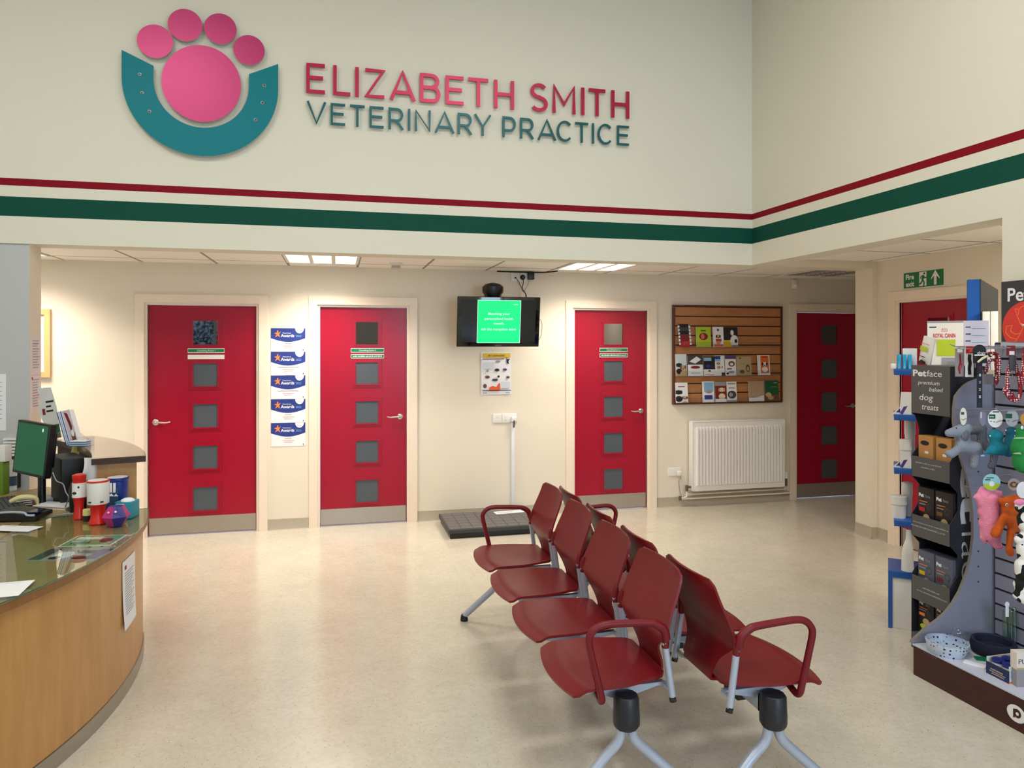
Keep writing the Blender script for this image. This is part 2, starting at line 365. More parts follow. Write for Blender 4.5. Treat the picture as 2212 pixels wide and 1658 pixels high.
    def art(s, M, wd, h, ops, z0=0.0004, base=None):
        """printed marks on a flat face; coordinates are fractions of the face, origin lower left of M"""
        cl = lambda p: (min(max(p[0], 0), wd), min(max(p[1], 0), h), p[2])
        for i, op in enumerate(ops):
            z = z0 + 0.00022 * (i + 1); k = op[0]
            if k == 'r': _, a, b_, c, d, m = op; s.add([(a * wd, b_ * h, z), (c * wd, b_ * h, z), (c * wd, d * h, z), (a * wd, d * h, z)], [(0, 1, 2, 3)], m, M)
            elif k == 'e':
                _, a, b_, rx, ry, m = op; n = 20
                s.add([cl((a * wd + rx * wd * math.cos(2 * PI * q / n), b_ * h + ry * h * math.sin(2 * PI * q / n), z)) for q in range(n)], [tuple(range(n))], m, M)
            elif k == 'p':
                _, pts, m = op; pp = [(a * wd, b_ * h, z) for a, b_ in pts]
                ar = sum(pp[q][0] * pp[(q + 1) % len(pp)][1] - pp[(q + 1) % len(pp)][0] * pp[q][1] for q in range(len(pp)))
                if ar < 0: pp = pp[::-1]
                s.add(pp, [tuple(range(len(pp)))], m, M)
            elif k == 't': _, t, a, b_, hh, m = op[:6]; s.text(t, a * wd, b_ * h, hh * h, m, M, z=z, al=(op[6] if len(op) > 6 else 'c'), wmax=(op[7] if len(op) > 7 else 0.92) * wd, bold=(op[8] if len(op) > 8 else 0.0))
            elif k == 'l': _, pts, lw, m = op; s.stroke([(a * wd, b_ * h) for a, b_ in pts], lw, z - 0.0001, z, m, M)
        return s
    def build(s, name, parent=None, smooth=38, origin=None, **tags):
        me = bpy.data.meshes.new(name)
        o_ = Vector(origin) if origin is not None else None
        if o_ is None:
            if parent is None:
                xs = [v.x for v in s.v]; ys = [v.y for v in s.v]; zs = [v.z for v in s.v]
                o_ = Vector(((min(xs) + max(xs)) / 2, (min(ys) + max(ys)) / 2, min(zs)))
            else: o_ = parent_loc(parent)
        me.from_pydata([v - o_ for v in s.v], [], s.f)
        for m in s.mats: me.materials.append(m)
        me.polygons.foreach_set('material_index', s.m)
        bm = bmesh.new(); bm.from_mesh(me)
        lim = math.radians(smooth)
        for f in bm.faces: f.smooth = True
        for e in bm.edges:
            e.smooth = not (len(e.link_faces) != 2 or e.calc_face_angle(0) > lim)
        bm.to_mesh(me); bm.free(); me.update()
        o = bpy.data.objects.new(name, me); sc.collection.objects.link(o)
        if parent is not None:
            o.parent = parent; o.location = o_ - parent_loc(parent)
        else: o.location = o_
        for k, v in tags.items(): o[k] = v
        return o
_LOC = {}
def parent_loc(p):
    q = Vector(p.location)
    while p.parent is not None: p = p.parent; q = q + Vector(p.location)
    return q
def thing(name, loc, label, cat, group=None):
    o = bpy.data.objects.new(name, None); o.empty_display_size = 0.05; o.location = loc; sc.collection.objects.link(o)
    o['label'] = label; o['category'] = cat
    if group: o['group'] = group
    return o
def tags(label, cat, group=None):
    d = dict(label=label, category=cat)
    if group: d['group'] = group
    return d
ST = dict(kind='structure')
def copy_tree(o, parent=None):
    c = o.copy(); sc.collection.objects.link(c)
    if parent is not None: c.parent = parent
    for ch in list(o.children): copy_tree(ch, c)
    return c
# ================================================================== the rooms
YB, YW, XR, XL, ZL, ZS = 5.2, 6.72, 3.29, -3.75, 2.365, 2.303
XC = 4.49            # corridor wall on the right
G().box(XL, 6.3, -3.2, 6.9, -0.1, 0, FLOORM).build('floor', **ST)
# doors in the back wall: leaf left, leaf right, hinge side handle ('l' or 'r')
DOORS = [(-1.573, -0.686), (-0.142, 0.642), (2.288, 3.063), (4.79, 5.565)]
g = G(); x = XL
for a, b in DOORS:
    g.box(x, a - 0.035, YW, YW + 0.18, 0, 2.6, CREAM); g.box(a - 0.035, b + 0.035, YW, YW + 0.18, 2.035, 2.6, CREAM); x = b + 0.035
g.box(x, 6.3, YW, YW + 0.18, 0, 2.6, CREAM)
g.build('wall_back', **ST)
# tall hall: beam with the sign wall above, and the right-hand beam
G().box(XL, XR, YB, YB + 0.2, ZS, 4.8, HALLP).build('wall_sign', **ST)
g = G(); g.box(XR, XR + 0.2, -3.2, YB + 0.2, ZS, 4.8, HALLP); g.box(XR, XR + 0.2, -3.2, 2.944, 0, ZS, HALLP); g.build('wall_right', **ST)
G().box(XR + 0.2, 4.56, YB, YB + 0.2, ZS, 2.6, CREAM).build('wall_corridor_beam', kind='structure')
g = G(); g.box(XL, -1.914, YB + 0.012, YB + 0.2, 0, ZS, COOLP)
g.box(-1.9139, -1.9135, YB + 0.012, YB + 0.2, 0, ZS, CREAM); g.build('wall_reception', **ST)
G().box(XL - 0.15, XL, -3.2, 6.9, 0, 4.8, HALLP).build('wall_left', **ST)
# rear wall with two window openings
g = G()
WIN = [(-3.4, -1.7), (1.3, 3.0)]
g.box(XL, 4.6, -3.25, -3.1, 0, 1.0, HALLP); g.box(XL, 4.6, -3.25, -3.1, 2.9, 4.8, HALLP)
for a, b in ((XL, WIN[0][0]), (WIN[0][1], WIN[1][0]), (WIN[1][1], 4.6)): g.box(a, b, -3.25, -3.1, 1.0, 2.9, HALLP)
g.build('wall_rear', **ST)
for i, (a, b) in enumerate(WIN):
    g = G(); t = 0.05
    g.box(a, b, -3.2, -3.14, 1.0, 1.0 + t, WPLAST); g.box(a, b, -3.2, -3.14, 2.9 - t, 2.9, WPLAST)
    for xx in (a, (a + b) / 2 - t / 2, b - t): g.box(xx, xx + t, -3.2, -3.14, 1.0 + t, 2.9 - t, WPLAST)
    g.box(a + t, b - t, -3.172, -3.168, 1.0 + t, 2.9 - t, CLEAR)
    g.build('window_%d' % (i + 1), **ST)
g = G(); rr = random.Random(3)
for i in range(6500):
    x_, y_, z_ = rr.uniform(-4.3, -1.4), rr.uniform(-4.3, -3.9), rr.triangular(0.6, 2.75, 1.2); a_ = rr.uniform(0, 6.28); b_ = rr.uniform(-1, 1); l_ = rr.uniform(0.018, 0.045)
    u_ = Vector((math.cos(a_), math.sin(a_), b_)).normalized() * l_; v_ = u_.cross(Vector((0.3, 1, 0.2))).normalized() * l_ * 0.5; c_ = Vector((x_, y_, z_))
    g.add([c_ - u_, c_ + v_, c_ + u_, c_ - v_], [(0, 1, 2, 3)], DGREEN)
g.build('garden_hedge', label='dark green leafy hedge outside the rear left window', category='hedge', kind='stuff')
G().box(XL, XR, -3.2, YB, 4.62, 4.72, mat('hall_ceiling_paint', (226, 222, 210), 0.8)).build('ceiling_hall', **ST)
g = G(); g.box(XL, 6.3, YB + 0.2, YW, ZL, ZL + 0.05, TILES); g.build('ceiling_low', **ST)
G().box(XR + 0.2, XC + 0.1, -3.2, YB, ZL, ZL + 0.05, TILES).build('ceiling_corridor', **ST)
# corridor wall with door 5, pier at its end
D5 = (4.965, 4.27)
g = G(); g.box(XC, XC + 0.15, D5[0] + 0.035, YB + 0.02, 0, 2.6, CREAM); g.box(XC, XC + 0.15, D5[1] - 0.035, D5[0] + 0.035, 2.03, 2.6, CREAM); g.box(XC, XC + 0.15, -3.2, D5[1] - 0.035, 0, 2.6, CREAM)
g.build('wall_corridor', **ST)
G().box(4.44, 4.66, YB, YB + 0.205, 0, ZS, CREAM).build('wall_pier', **ST)
G().box(6.2, 6.35, YB - 0.2, 6.9, 0, 2.6, CREAM).build('wall_far_right', **ST)
G().box(4.66, 6.3, YB, YB + 0.1, 0, 2.6, CREAM).build('wall_recess', **ST)
# coved skirting
def cove(pts, name):
    g = G(); prof = [(0.022, 0.0), (0.010, 0.006), (0.005, 0.02), (0.004, 0.098), (0.0, 0.1)]
    for (a, b) in pts:
        a, b = Vector(a), Vector(b); d = (b - a).normalized(); n = Vector((d.y, -d.x)); vs_ = []
        for p in (a, b): vs_ += [(p.x + n.x * q, p.y + n.y * q, z) for q, z in prof] + [(p.x - n.x * 0.001, p.y - n.y * 0.001, 0.1), (p.x - n.x * .001, p.y - n.y * .001, 0)]
        k = len(prof) + 2
        g.add(vs_, [(i, (i + 1) % k, k + (i + 1) % k, k + i) for i in range(k)] + [tuple(range(k - 1, -1, -1)), tuple(range(k, 2 * k))], COVE)
    g.build(name, **ST)
AW = 0.095
segs = []; x = XL
for a, b in DOORS: segs.append(((x, YW), (a - AW, YW))); x = b + AW
segs.append(((x, YW), (6.2, YW))); cove(segs, 'baseboard_back')
cove([((4.44, YB + 0.205), (4.44, YB)), ((4.44, YB), (XC, YB)), ((XC, YB), (XC, D5[0] + AW))], 'baseboard_pier')
cove([((XC, D5[1] - AW), (XC, -3.1))], 'baseboard_corridor')
cove([((XR, 2.944), (XR, -3.1))], 'baseboard_right')
cove([((XL, -3.1), (XL, YW))], 'baseboard_left')

# ------------------------------------------------------------------ doors
ROOMTXT = {1: 'Consulting Room 1', 2: 'Consulting Room 2', 3: 'Consulting Room 3'}
def door(n, M, wd, side, hs, dark=False):
    """M: origin at floor, left edge of the leaf on the wall face, x right, y up, z out of the wall"""
    o = M @ Vector((wd / 2, 0, 0)); root = bpy.data.objects.new('door_%d' % n, None); root.location = o; root['kind'] = 'structure'; sc.collection.objects.link(root)
    H = 2.0
    g = G(); g.box(0.003, wd - 0.003, 0.008, H - 0.003, -0.075, -0.03, DOORR, M)
    px0, px1 = wd * 0.405, wd * 0.405 + 0.205
    pz = [(1.655, 1.866), (1.29, 1.493), (0.929, 1.136), (0.568, 0.771), (0.203, 0.41)]
    for z0, z1 in pz:    # raised beads round each pane
        for k, (off, ht) in enumerate(((0.028, 0.006), (0.010, 0.012))):
            a, b, c, d = px0 - off, px1 + off, z0 - off, z1 + off; t = 0.02 if k == 0 else 0.012
            for q in ((a, b, c, c + t), (a, b, d - t, d), (a, a + t, c + t, d - t), (b - t, b, c + t, d - t)): g.box(q[0], q[1], q[2], q[3], -0.03, -0.03 + ht, DOORR, M)
    g.build('door_leaf', root)
    for i, (z0, z1) in enumerate(pz):
        G().box(px0, px1, z0, z1, -0.035, -0.027, DARKP if i == 0 else GREYP, M).build('glass_pane', root, label='dark clear glass pane' if i == 0 else 'frosted grey glass pane')
    G().box(0.008, wd - 0.008, 0.012, 0.155, -0.03, -0.028, KICK, M).build('kick_plate', root)
    g = G()
    for (a, b, c, d) in ((-0.035, 0, 0, H + 0.03), (wd, wd + 0.035, 0, H + 0.03), (0, wd, H, H + 0.03)):
        g.box(a, b, c, d, -0.12, 0.0, GLOSSC, M)
    for (a, b, c, d) in ((-AW, -0.022, 0, H + 0.09), (wd + 0.022, wd + AW, 0, H + 0.09), (-0.022, wd + 0.022, H + 0.018, H + 0.09)):
        g.box(a, b, c, d, 0.0, 0.018, GLOSSC, M)
    g.box(-0.014, 0, 0, H, -0.028, -0.014, GLOSSC, M); g.box(wd, wd + 0.014, 0, H, -0.028, -0.014, GLOSSC, M)
    g.build('door_frame', root)
    hx = 0.06 if hs == 'l' else wd - 0.06; d = 1 if hs == 'l' else -1; z = 0.985
    g = G(); g.lathe([(0.026, 0), (0.026, 0.006), (0.022, 0.009), (0.011, 0.01), (0.011, 0.04)], CHROME, M @ Matrix.Translation((hx, z, -0.03)))
    g.tube([(hx, z, 0.004), (hx + d * 0.012, z + 0.001, 0.012), (hx + d * 0.05, z + 0.001, 0.014), (hx + d * 0.09, z - 0.002, 0.013), (hx + d * 0.125, z + 0.006, 0.010)], [0.011, 0.011, 0.009, 0.008, 0.006], CHROME, M=M)
    g.build('door_handle', root)
    if n <= 3:
        cx = (px0 + px1) / 2 + 0.005; pw = 0.30
        for k, (zc, hh) in enumerate(((1.603, 0.040), (1.548, 0.038))):
            Mp = M @ Matrix.Translation((cx - pw / 2, zc - hh / 2, -0.03)); g = G()
            g.box(0, pw, 0, hh, 0, 0.004, WPLAST, Mp); Mt = Mp @ Matrix.Translation((0, 0, 0.004))
            if k == 0: g.art(Mt, pw, hh, [('r', 0.01, 0.14, 0.99, 0.86, GREEN), ('t', ROOMTXT[n], 0.5, 0.34, 0.36, WHITE)])
            elif n > 1:
                ops = [('r', 0.01, 0.14, 0.99, 0.86, GREEN)]; xx = 0.06; rr = random.Random(n)
                while xx < 0.93:
                    ww = rr.uniform(0.012, 0.03); ops.append(('r', xx, 0.38, min(xx + ww, 0.95), 0.38 + rr.choice((0.2, 0.28)), WHITE)); xx += ww + rr.choice((0.008, 0.008, 0.02))
                g.art(Mt, pw, hh, ops)
            g.build('name_plate', root, label='white and green room name strip' if (k == 0 or n > 1) else 'blank white name strip')
    return root
for i, (a, b) in enumerate(DOORS): door(i + 1, wall_back((a, YW, 0)), b - a, 'b', 'l' if i == 0 else 'r')
door(5, wall_side((XC, D5[0], 0)), D5[0] - D5[1], 's', 'r')

# ------------------------------------------------------------------ low ceiling fittings
LOUV = mat('lamp_diffuser', (255, 246, 232), 0.5, var=0, emit=3.2)
LOUVD = mat('unlit_diffuser', (206, 204, 204), 0.3, var=0.03)
LIGHTLBL = ['lit recessed ceiling light at the far left, over the back passage', 'lit recessed ceiling light panel above the left pair of red doors', 'lit recessed ceiling light panel above the right-hand red door and television', 'unlit dim ceiling light panel above the leaflet board and far right door', 'unseen added light panel over the corridor behind the pet shop display']  # the last panel is an unseen addition that goes with the corridor fill
for (lx, ly), lab, lit in zip([(-2.51, 6.13), (-0.11, 6.13), (2.29, 6.13), (4.69, 6.13), (3.9, 2.3)], LIGHTLBL, (1, 1, 1, 0, 1)):
    t = thing('ceiling_light', (lx, ly, ZL), lab, 'light', 'recessed ceiling lights')
    g = G()
    for (a, b, c, d) in ((-0.298, 0.298, -0.298, -0.275), (-0.298, 0.298, 0.275, 0.298), (-0.298, -0.275, -0.275, 0.275), (0.275, 0.298, -0.275, 0.275)): g.box(lx + a, lx + b, ly + c, ly + d, ZL - 0.008, ZL, WPLAST)
    for xx in (-0.105, 0.075): g.box(lx + xx, lx + xx + 0.03, ly - 0.275, ly + 0.275, ZL - 0.008, ZL, WPLAST)
    g.build('light_frame', t)
    for (a, b) in ((-0.275, -0.105), (-0.075, 0.075), (0.105, 0.275)):
        g = G(); g.box(lx + a, lx + b, ly - 0.275, ly + 0.275, ZL - 0.004, ZL - 0.001, LOUV if lit else LOUVD)
        for q in range(1, 8): yy = ly - 0.275 + q * 0.069; g.box(lx + a, lx + b, yy - 0.002, yy + 0.002, ZL - 0.012, ZL - 0.004, CHROME)
        g.build('louvre', t)
for lx in (-1.7, 1.3):
    for ly in (-0.9, 2.4):
        t = thing('hall_light', (lx, ly, 4.62), 'rectangular lamp under the %s %s of the tall hall ceiling' % ('front' if ly > 0 else 'rear', 'left' if lx < 0 else 'right'), 'light')
        G().box(lx - 0.62, lx + 0.62, ly - 0.32, ly + 0.32, 4.52, 4.615, WPLAST, bev=0.01).build('light_body', t)
p = Vector((0.506, 6.3, ZL))
t = thing('smoke_detector', p, 'round white smoke detector on the low tiled ceiling', 'smoke detector')
G().lathe([(0.06, 0), (0.06, -0.012), (0.045, -0.022)], WPLAST, Matrix.Translation(p)).build('detector_base', t)
G().lathe([(0.036, -0.022), (0.036, -0.036), (0.045, -0.040), (0.03, -0.052)], mat('detector_grey', (196, 188, 176), 0.5), Matrix.Translation(p)).build('sensor_head', t)
p = on_y(1718, 613, YW - 0.03)
t = thing('motion_sensor', (p.x, YW, p.z - 0.05), 'small cream motion sensor high on the wall above the leaflet board', 'sensor')
G().box(p.x - 0.03, p.x + 0.03, YW - 0.035, YW - 0.001, p.z - 0.05, p.z + 0.045, WPLAST, bev=0.01).build('sensor_housing', t)
G().ball((p.x, YW - 0.034, p.z - 0.015), (0.02, 0.012, 0.018), mat('sensor_lens', (236, 232, 224), 0.3)).build('sensor_lens', t)

# ------------------------------------------------------------------ practice sign
def glyph(c):
    A = lambda cx, cy, rx, ry, a0, a1, n=14: [(cx + rx * math.cos(math.radians(a0 + (a1 - a0) * i / n)), cy + ry * math.sin(math.radians(a0 + (a1 - a0) * i / n))) for i in range(n + 1)]
    h = 0.06
    return {
        'E': [[(1, 1 - h), (h, 1 - h), (h, h), (1, h)], [(h, .52), (.9, .52)]], 'L': [[(h, 1), (h, h), (1, h)]], 'I': [[(.5, 0), (.5, 1)]],
        'Z': [[(0, 1 - h), (.96, 1 - h), (.06, h), (1, h)]], 'A': [[(.02, 0), (.5, .97), (.98, 0)], [(.16, .27), (.84, .27)]],
        'B': [[(h, 0), (h, 1)], [(h, h), (.62, h)] + A(.62, .29, .31, .23, -90, 90) + [(h, .52)], [(h, 1 - h), (.55, 1 - h)] + A(.55, .74, .32, .2, 90, -82)],
        'T': [[(0, 1 - h), (1, 1 - h)], [(.5, 1 - h), (.5, 0)]], 'H': [[(h, 0), (h, 1)], [(1 - h, 0), (1 - h, 1)], [(h, .5), (1 - h, .5)]],
        'S': [A(.5, .735, .40, .215, 32, 270, 16) + A(.5, .275, .42, .22, 90, -148, 16)[1:]], 'M': [[(h, 0), (h, .97), (.5, .33), (1 - h, .97), (1 - h, 0)]],
        'V': [[(.02, 1), (.5, .03), (.98, 1)]], 'R': [[(h, 0), (h, 1)], [(h, 1 - h), (.55, 1 - h)] + A(.55, .675, .35, .265, 90, -90) + [(h, .41)], [(.52, .41), (.95, 0)]],
        'N': [[(h, 0), (h, .95), (1 - h, .05), (1 - h, 1)]], 'Y': [[(.02, 1), (.5, .42), (.98, 1)], [(.5, .42), (.5, 0)]],
        'P': [[(h, 0), (h, 1)], [(h, 1 - h), (.55, 1 - h)] + A(.55, .64, .37, .30, 90, -90) + [(h, .34)]], 'C': [A(.52, .5, .46, .46, 42, 318, 24)],
    }[c]
def lettering(name, label, chars, ext, z0, z1, m, st):
    P = [(on_y(640 + a / 2.911, 250, YB - 0.03).x, on_y(640 + b / 2.911, 250, YB - 0.03).x) for a, b in ext]
    t = thing(name, ((P[0][0] + P[-1][1]) / 2, YB, z0), label, 'sign')
    for ch, (a, b) in zip(chars, P):
        M = wall_back((0, YB, 0)); g = G(); wd, h = b - a, z1 - z0
        for li, ln in enumerate(glyph(ch)):
            pts = [(a + st / 2 + p[0] * (wd - st) if ch not in 'I' else (a + b) / 2, z0 + p[1] * h) for p in ln]
            g.stroke(pts, st, 0.022, 0.034 + 0.0006 * li, m, M)
        ln = glyph(ch)[0]; k_ = len(ln) // 2 if len(ln) > 6 else 0
        for i_ in (0, 1):
            A0, A1 = ln[k_ * i_], ln[min(k_ * i_ + 1, len(ln) - 1)]; f_ = (0.3, 0.7)[i_]
            q0 = A0[0] + (A1[0] - A0[0]) * f_; q1 = A0[1] + (A1[1] - A0[1]) * f_; qx = a + st / 2 + q0 * (wd - st) if ch != 'I' else (a + b) / 2
            g.tube([(qx, z0 + q1 * h, 0.001), (qx, z0 + q1 * h, 0.023)], 0.003, CHROME, 6, M)
        g.build('letter', t)
lettering('name_lettering', 'raised raspberry pink capital letters, upper line of the wall sign', 'ELIZABETHSMITH',
          [(55, 192), (225, 352), (372, 392), (422, 565), (583, 755), (770, 915), (932, 1063), (1072, 1218), (1237, 1377), (1463, 1590), (1603, 1765), (1792, 1812), (1830, 1953), (1975, 2100)], 3.404, 3.612, MAGL, 0.0255)
lettering('practice_lettering', 'raised dark teal capital letters in a row, lower line of the wall sign', 'VETERINARYPRACTICE',
          [(62, 192), (210, 315), (330, 438), (455, 557), (575, 682), (703, 717), (740, 852), (868, 998), (1010, 1112), (1115, 1230), (1292, 1387), (1403, 1500), (1515, 1638), (1633, 1742), (1748, 1842), (1860, 1873), (1890, 1995), (2013, 2098)], 3.193, 3.347, TEALL, 0.0165)
cx, cz = -0.873, 3.407
t = thing('paw_logo', (cx, YB, 2.92), 'large paw print emblem in pink discs cradled by a teal horseshoe', 'logo')
M = wall_back((0, YB, 0))
g = G(); pts = [(cx - 0.488, cz + 0.176)] + [(cx + 0.488 * math.cos(math.radians(a)), cz + 0.488 * math.sin(math.radians(a))) for a in range(180, 361, 5)] + [(cx + 0.488, cz + 0.175), (cx + 0.299, cz + 0.088)]
pts += [(cx + 0.297 * math.cos(math.radians(a)), cz + 0.297 * math.sin(math.radians(a))) for a in range(360, 179, -6)] + [(cx - 0.297, cz + 0.09)]
g.prism(pts, 0.028, 0.042, TEAL, M, side=EDGE); g.build('horseshoe', t)
for (px, py) in ((302, 161), (307, 201), (323, 241), (571, 185), (567, 222), (552, 259)):
    q = on_y(px, py, YB - 0.04); g = G(); g.lathe([(0.012, 0.041), (0.012, 0.0445), (0.009, 0.045)], mat('nail_hole', (120, 128, 130), 0.4, metal=0.6), wall_back((q.x, YB, q.z)), 14); g.lathe([(0.006, 0.045), (0.005, 0.0465)], BLACK, wall_back((q.x, YB, q.z)), 10); g.build('nail_hole', t)
g = G(); g.disc(cx, cz - 0.003, 0.248, 0.256, 0.03, 0.046, PINK, M, side=EDGE, n=72)
for q in ((-.15, .1), (.15, -.1)): g.tube([(cx + q[0], cz + q[1], 0.001), (cx + q[0], cz + q[1], 0.03)], 0.01, CHROME, 8, M)
g.build('main_pad', t)
for (px, py, r) in ((335, 89, 0.110), (400, 54, 0.107), (476, 62, 0.103), (538, 108, 0.101)):
    q = on_y(px, py, YB - 0.046); g = G(); g.disc(q.x, q.z, r, r, 0.03, 0.046, PINK, M, side=EDGE, n=56); g.tube([(q.x, q.z, 0.001), (q.x, q.z, 0.03)], 0.01, CHROME, 8, M); g.build('toe_pad', t)

# ------------------------------------------------------------------ back wall furniture
# award certificates
LB = ['topmost', 'second from the top', 'middle', 'second from the bottom', 'bottom']
for i in range(5):
    x0, x1 = -0.563, -0.268; top = 1.803 - i * 0.212; h = 0.209; Mx = wall_back((x0, YW, top - h)); g = G()
    g.box(0, x1 - x0, 0, h, 0.001, 0.003 + 0.0006 * (4 - i), WHITE, Mx); W_ = x1 - x0
    arc = [(a / 12, 0.57 - 0.16 * math.sin(PI * a / 12)) for a in range(13)]
    ops = [('p', [(0, 1), (0, 0.57)] + arc[1:-1] + [(1, 0.57), (1, 1)], NAVY), ('p', [(0.7 + 0.13 * math.cos(math.radians(a)) + 0.13, 1 - 0.22 * math.sin(math.radians(a))) for a in range(0, 181, 15)], WHITE)]
    s_ = [(0.19, 0.92), (0.215, 0.80), (0.285, 0.86), (0.235, 0.74), (0.265, 0.60), (0.2, 0.68), (0.12, 0.61), (0.165, 0.745), (0.09, 0.78), (0.17, 0.82)]
    ops += [('p', s_, ORANGE), ('e', 0.195, 0.87, 0.022, 0.03, ORANGE), ('t', 'Awards', 0.48, 0.62, 0.13, WHITE, 'c', 0.42, 0.02), ('t', '2022', 0.80, 0.62, 0.085, SKY, 'c', 0.18), ('t', 'Veterinary', 0.46, 0.765, 0.06, WHITE, 'c', 0.3), ('t', 'Finalist', 0.83, 0.87, 0.05, GREYL)]
    wd = (0.2, 0.62, 0.6, 0.2, 0.2)[i]
    ops += [('r', 0.5 - wd / 2, 0.335, 0.5 + wd / 2, 0.355, GREYL), ('r', 0.34, 0.235, 0.68, 0.255, mat('print_salmon', (222, 160, 150), 0.6)), ('r', 0.38, 0.16, 0.62, 0.175, GREYL), ('e', 0.94, 0.07, 0.017, 0.024, DKGREY)]
    g.art(Mx @ Matrix.Translation((0, 0, 0.003 + 0.0006 * (4 - i))), W_, h, ops)
    g.build('award_certificate', **tags('blue and white award certificate between the left doors, %s of the column' % LB[i], 'certificate', 'award certificates'))
# television on its ceiling arm
a_, b_ = Vector((1.056, 6.35, 1.868)), None
TW, TH = 0.76, 0.455
tl = Matrix.Translation((1.43, 6.33, 1.862)) @ Matrix.Rotation(math.radians(-2), 4, 'Z') @ frame((0, 0, 0), (1, 0, 0), (0, 0, 1), (0, -1, 0)) @ Matrix.Rotation(math.radians(9), 4, 'X')
t = thing('television', (1.43, 6.33, 1.63), 'black flat television showing a green message screen, hung high on the back wall', 'television')
g = G(); g.box(-TW / 2, TW / 2, -TH / 2, TH / 2, -0.02, 0.012, BLACKG, tl, bev=0.006); g.box(-0.25, 0.25, -0.18, 0.15, -0.06, -0.02, BLACK, tl, bev=0.01)
g.build('casing', t)
SCR = mat('screen_green', (0, 214, 124), 0.3, var=0, emit=0.85); SCRW = mat('screen_text', (205, 255, 232), 0.3, var=0, emit=0.8)
g = G(); g.box(-0.34, 0.34, -0.185, 0.2, 0.012, 0.0128, mat('lcd_black', (8, 10, 18), 0.1, var=0), tl)
s0, s1, t0, t1 = -0.198, 0.2, -0.192, 0.198
g.box(s0, s1, t0, t1, 0.0128, 0.0134, SCRW, tl); g.box(s0 + 0.004, s1 - 0.004, t0 + 0.004, t1 - 0.004, 0.0134, 0.0138, SCR, tl)
for tx, yy, ww in (('Matching your', 0.065, 0.20), ('personalised health', 0.02, 0.26), ('needs', -0.022, 0.09), ('ask the reception team', -0.075, 0.32)):
    g.text(tx, 0, yy, 0.022, SCRW, tl, z=0.0143, bold=0.006, wid=ww)
g.text('active', 0.15, 0.155, 0.014, SCRW, tl, z=0.0143)
g.build('screen', t)
G().text('SAMSUNG', 0, -TH / 2 + 0.01, 0.009, GREYL, tl, z=0.0125, wid=0.055).build('maker_mark', t)
g = G(); g.lathe([(0.072, 0), (0.082, 0.03), (0.098, 0.055), (0.098, 0.10), (0.07, 0.125), (0.02, 0.138)], BLACK, Matrix.Translation((1.392, 6.40, 2.082)), 24, 1, 0.8)
g.build('top_dome', t)
G().box(1.36, 1.42, 6.38, 6.42, 1.8, 2.1, BLACK).box(1.34, 1.44, 6.42, YW - 0.002, 1.84, 1.89, BLACK).box(1.30, 1.48, YW - 0.012, YW - 0.002, 1.76, 1.98, BLACK).build('wall_mount', t)
g = G(); g.tube([tl @ Vector(q) for q in ((0.36, 0.03, -0.03), (0.40, 0.015, -0.03), (0.415, -0.05, -0.03), (0.405, -0.14, -0.03), (0.36, -0.19, -0.03), (0.28, -0.22, -0.04), (0.2, -0.21, -0.05))], 0.003, mat('grey_cable', (150, 148, 146), 0.5), 6); g.build('cable', t)
# sockets above the television
px = on_y(1122, 598, YW - 0.01)
t = thing('ceiling_socket', (px.x, YW, px.z), 'white twin socket with black plugs under the low ceiling above the television', 'socket')
g = G(); g.box(1.637, 1.722, YW - 0.012, YW - 0.001, 2.265, 2.35, WPLAST, bev=0.003); g.box(1.724, 1.80, YW - 0.012, YW - 0.001, 2.265, 2.35, WPLAST, bev=0.003); g.build('face_plate', t)
g = G(); g.lathe([(0.025, 0.012), (0.025, 0.03), (0.014, 0.045)], BLACK, wall_back((1.752, YW, 2.305)), 16); g.lathe([(0.009, 0.012), (0.007, 0.03)], BLACK, wall_back((1.68, YW, 2.30)), 10); g.box(1.805, 1.862, YW - 0.05, YW - 0.002, 2.285, 2.36, BLACK, bev=0.004); g.build('plug', t)
g = G()
g.tube([(1.68, YW - 0.03, 2.3), (1.70, YW - 0.04, 2.27), (1.73, YW - 0.06, 2.2), (1.735, 6.5, 2.12), (1.70, 6.38, 2.02)], 0.004, DKGREY, 6)
g.tube([(1.752, YW - 0.04, 2.3), (1.75, YW - 0.05, 2.25), (1.735, YW - 0.07, 2.18), (1.725, 6.48, 2.12), (1.68, 6.38, 2.0)], 0.004, BLACK, 6)
g.tube([(1.81, YW - 0.03, 2.30), (1.80, YW - 0.04, 2.24), (1.76, YW - 0.06, 2.17), (1.73, 6.5, 2.1), (1.66, 6.38, 2.0)], 0.003, GREYL, 6); g.build('cable', t)
g = G(); g.tube([(1.5, YW - 0.01, ZL - 0.006), (1.7, YW - 0.012, ZL - 0.008), (1.95, YW - 0.02, ZL - 0.008), (2.06, YW - 0.16, ZL - 0.006)], 0.006, BLACK, 8)
g.build('black_cable', **tags('thin black cable running along the edge of the low ceiling above the television', 'cable'))
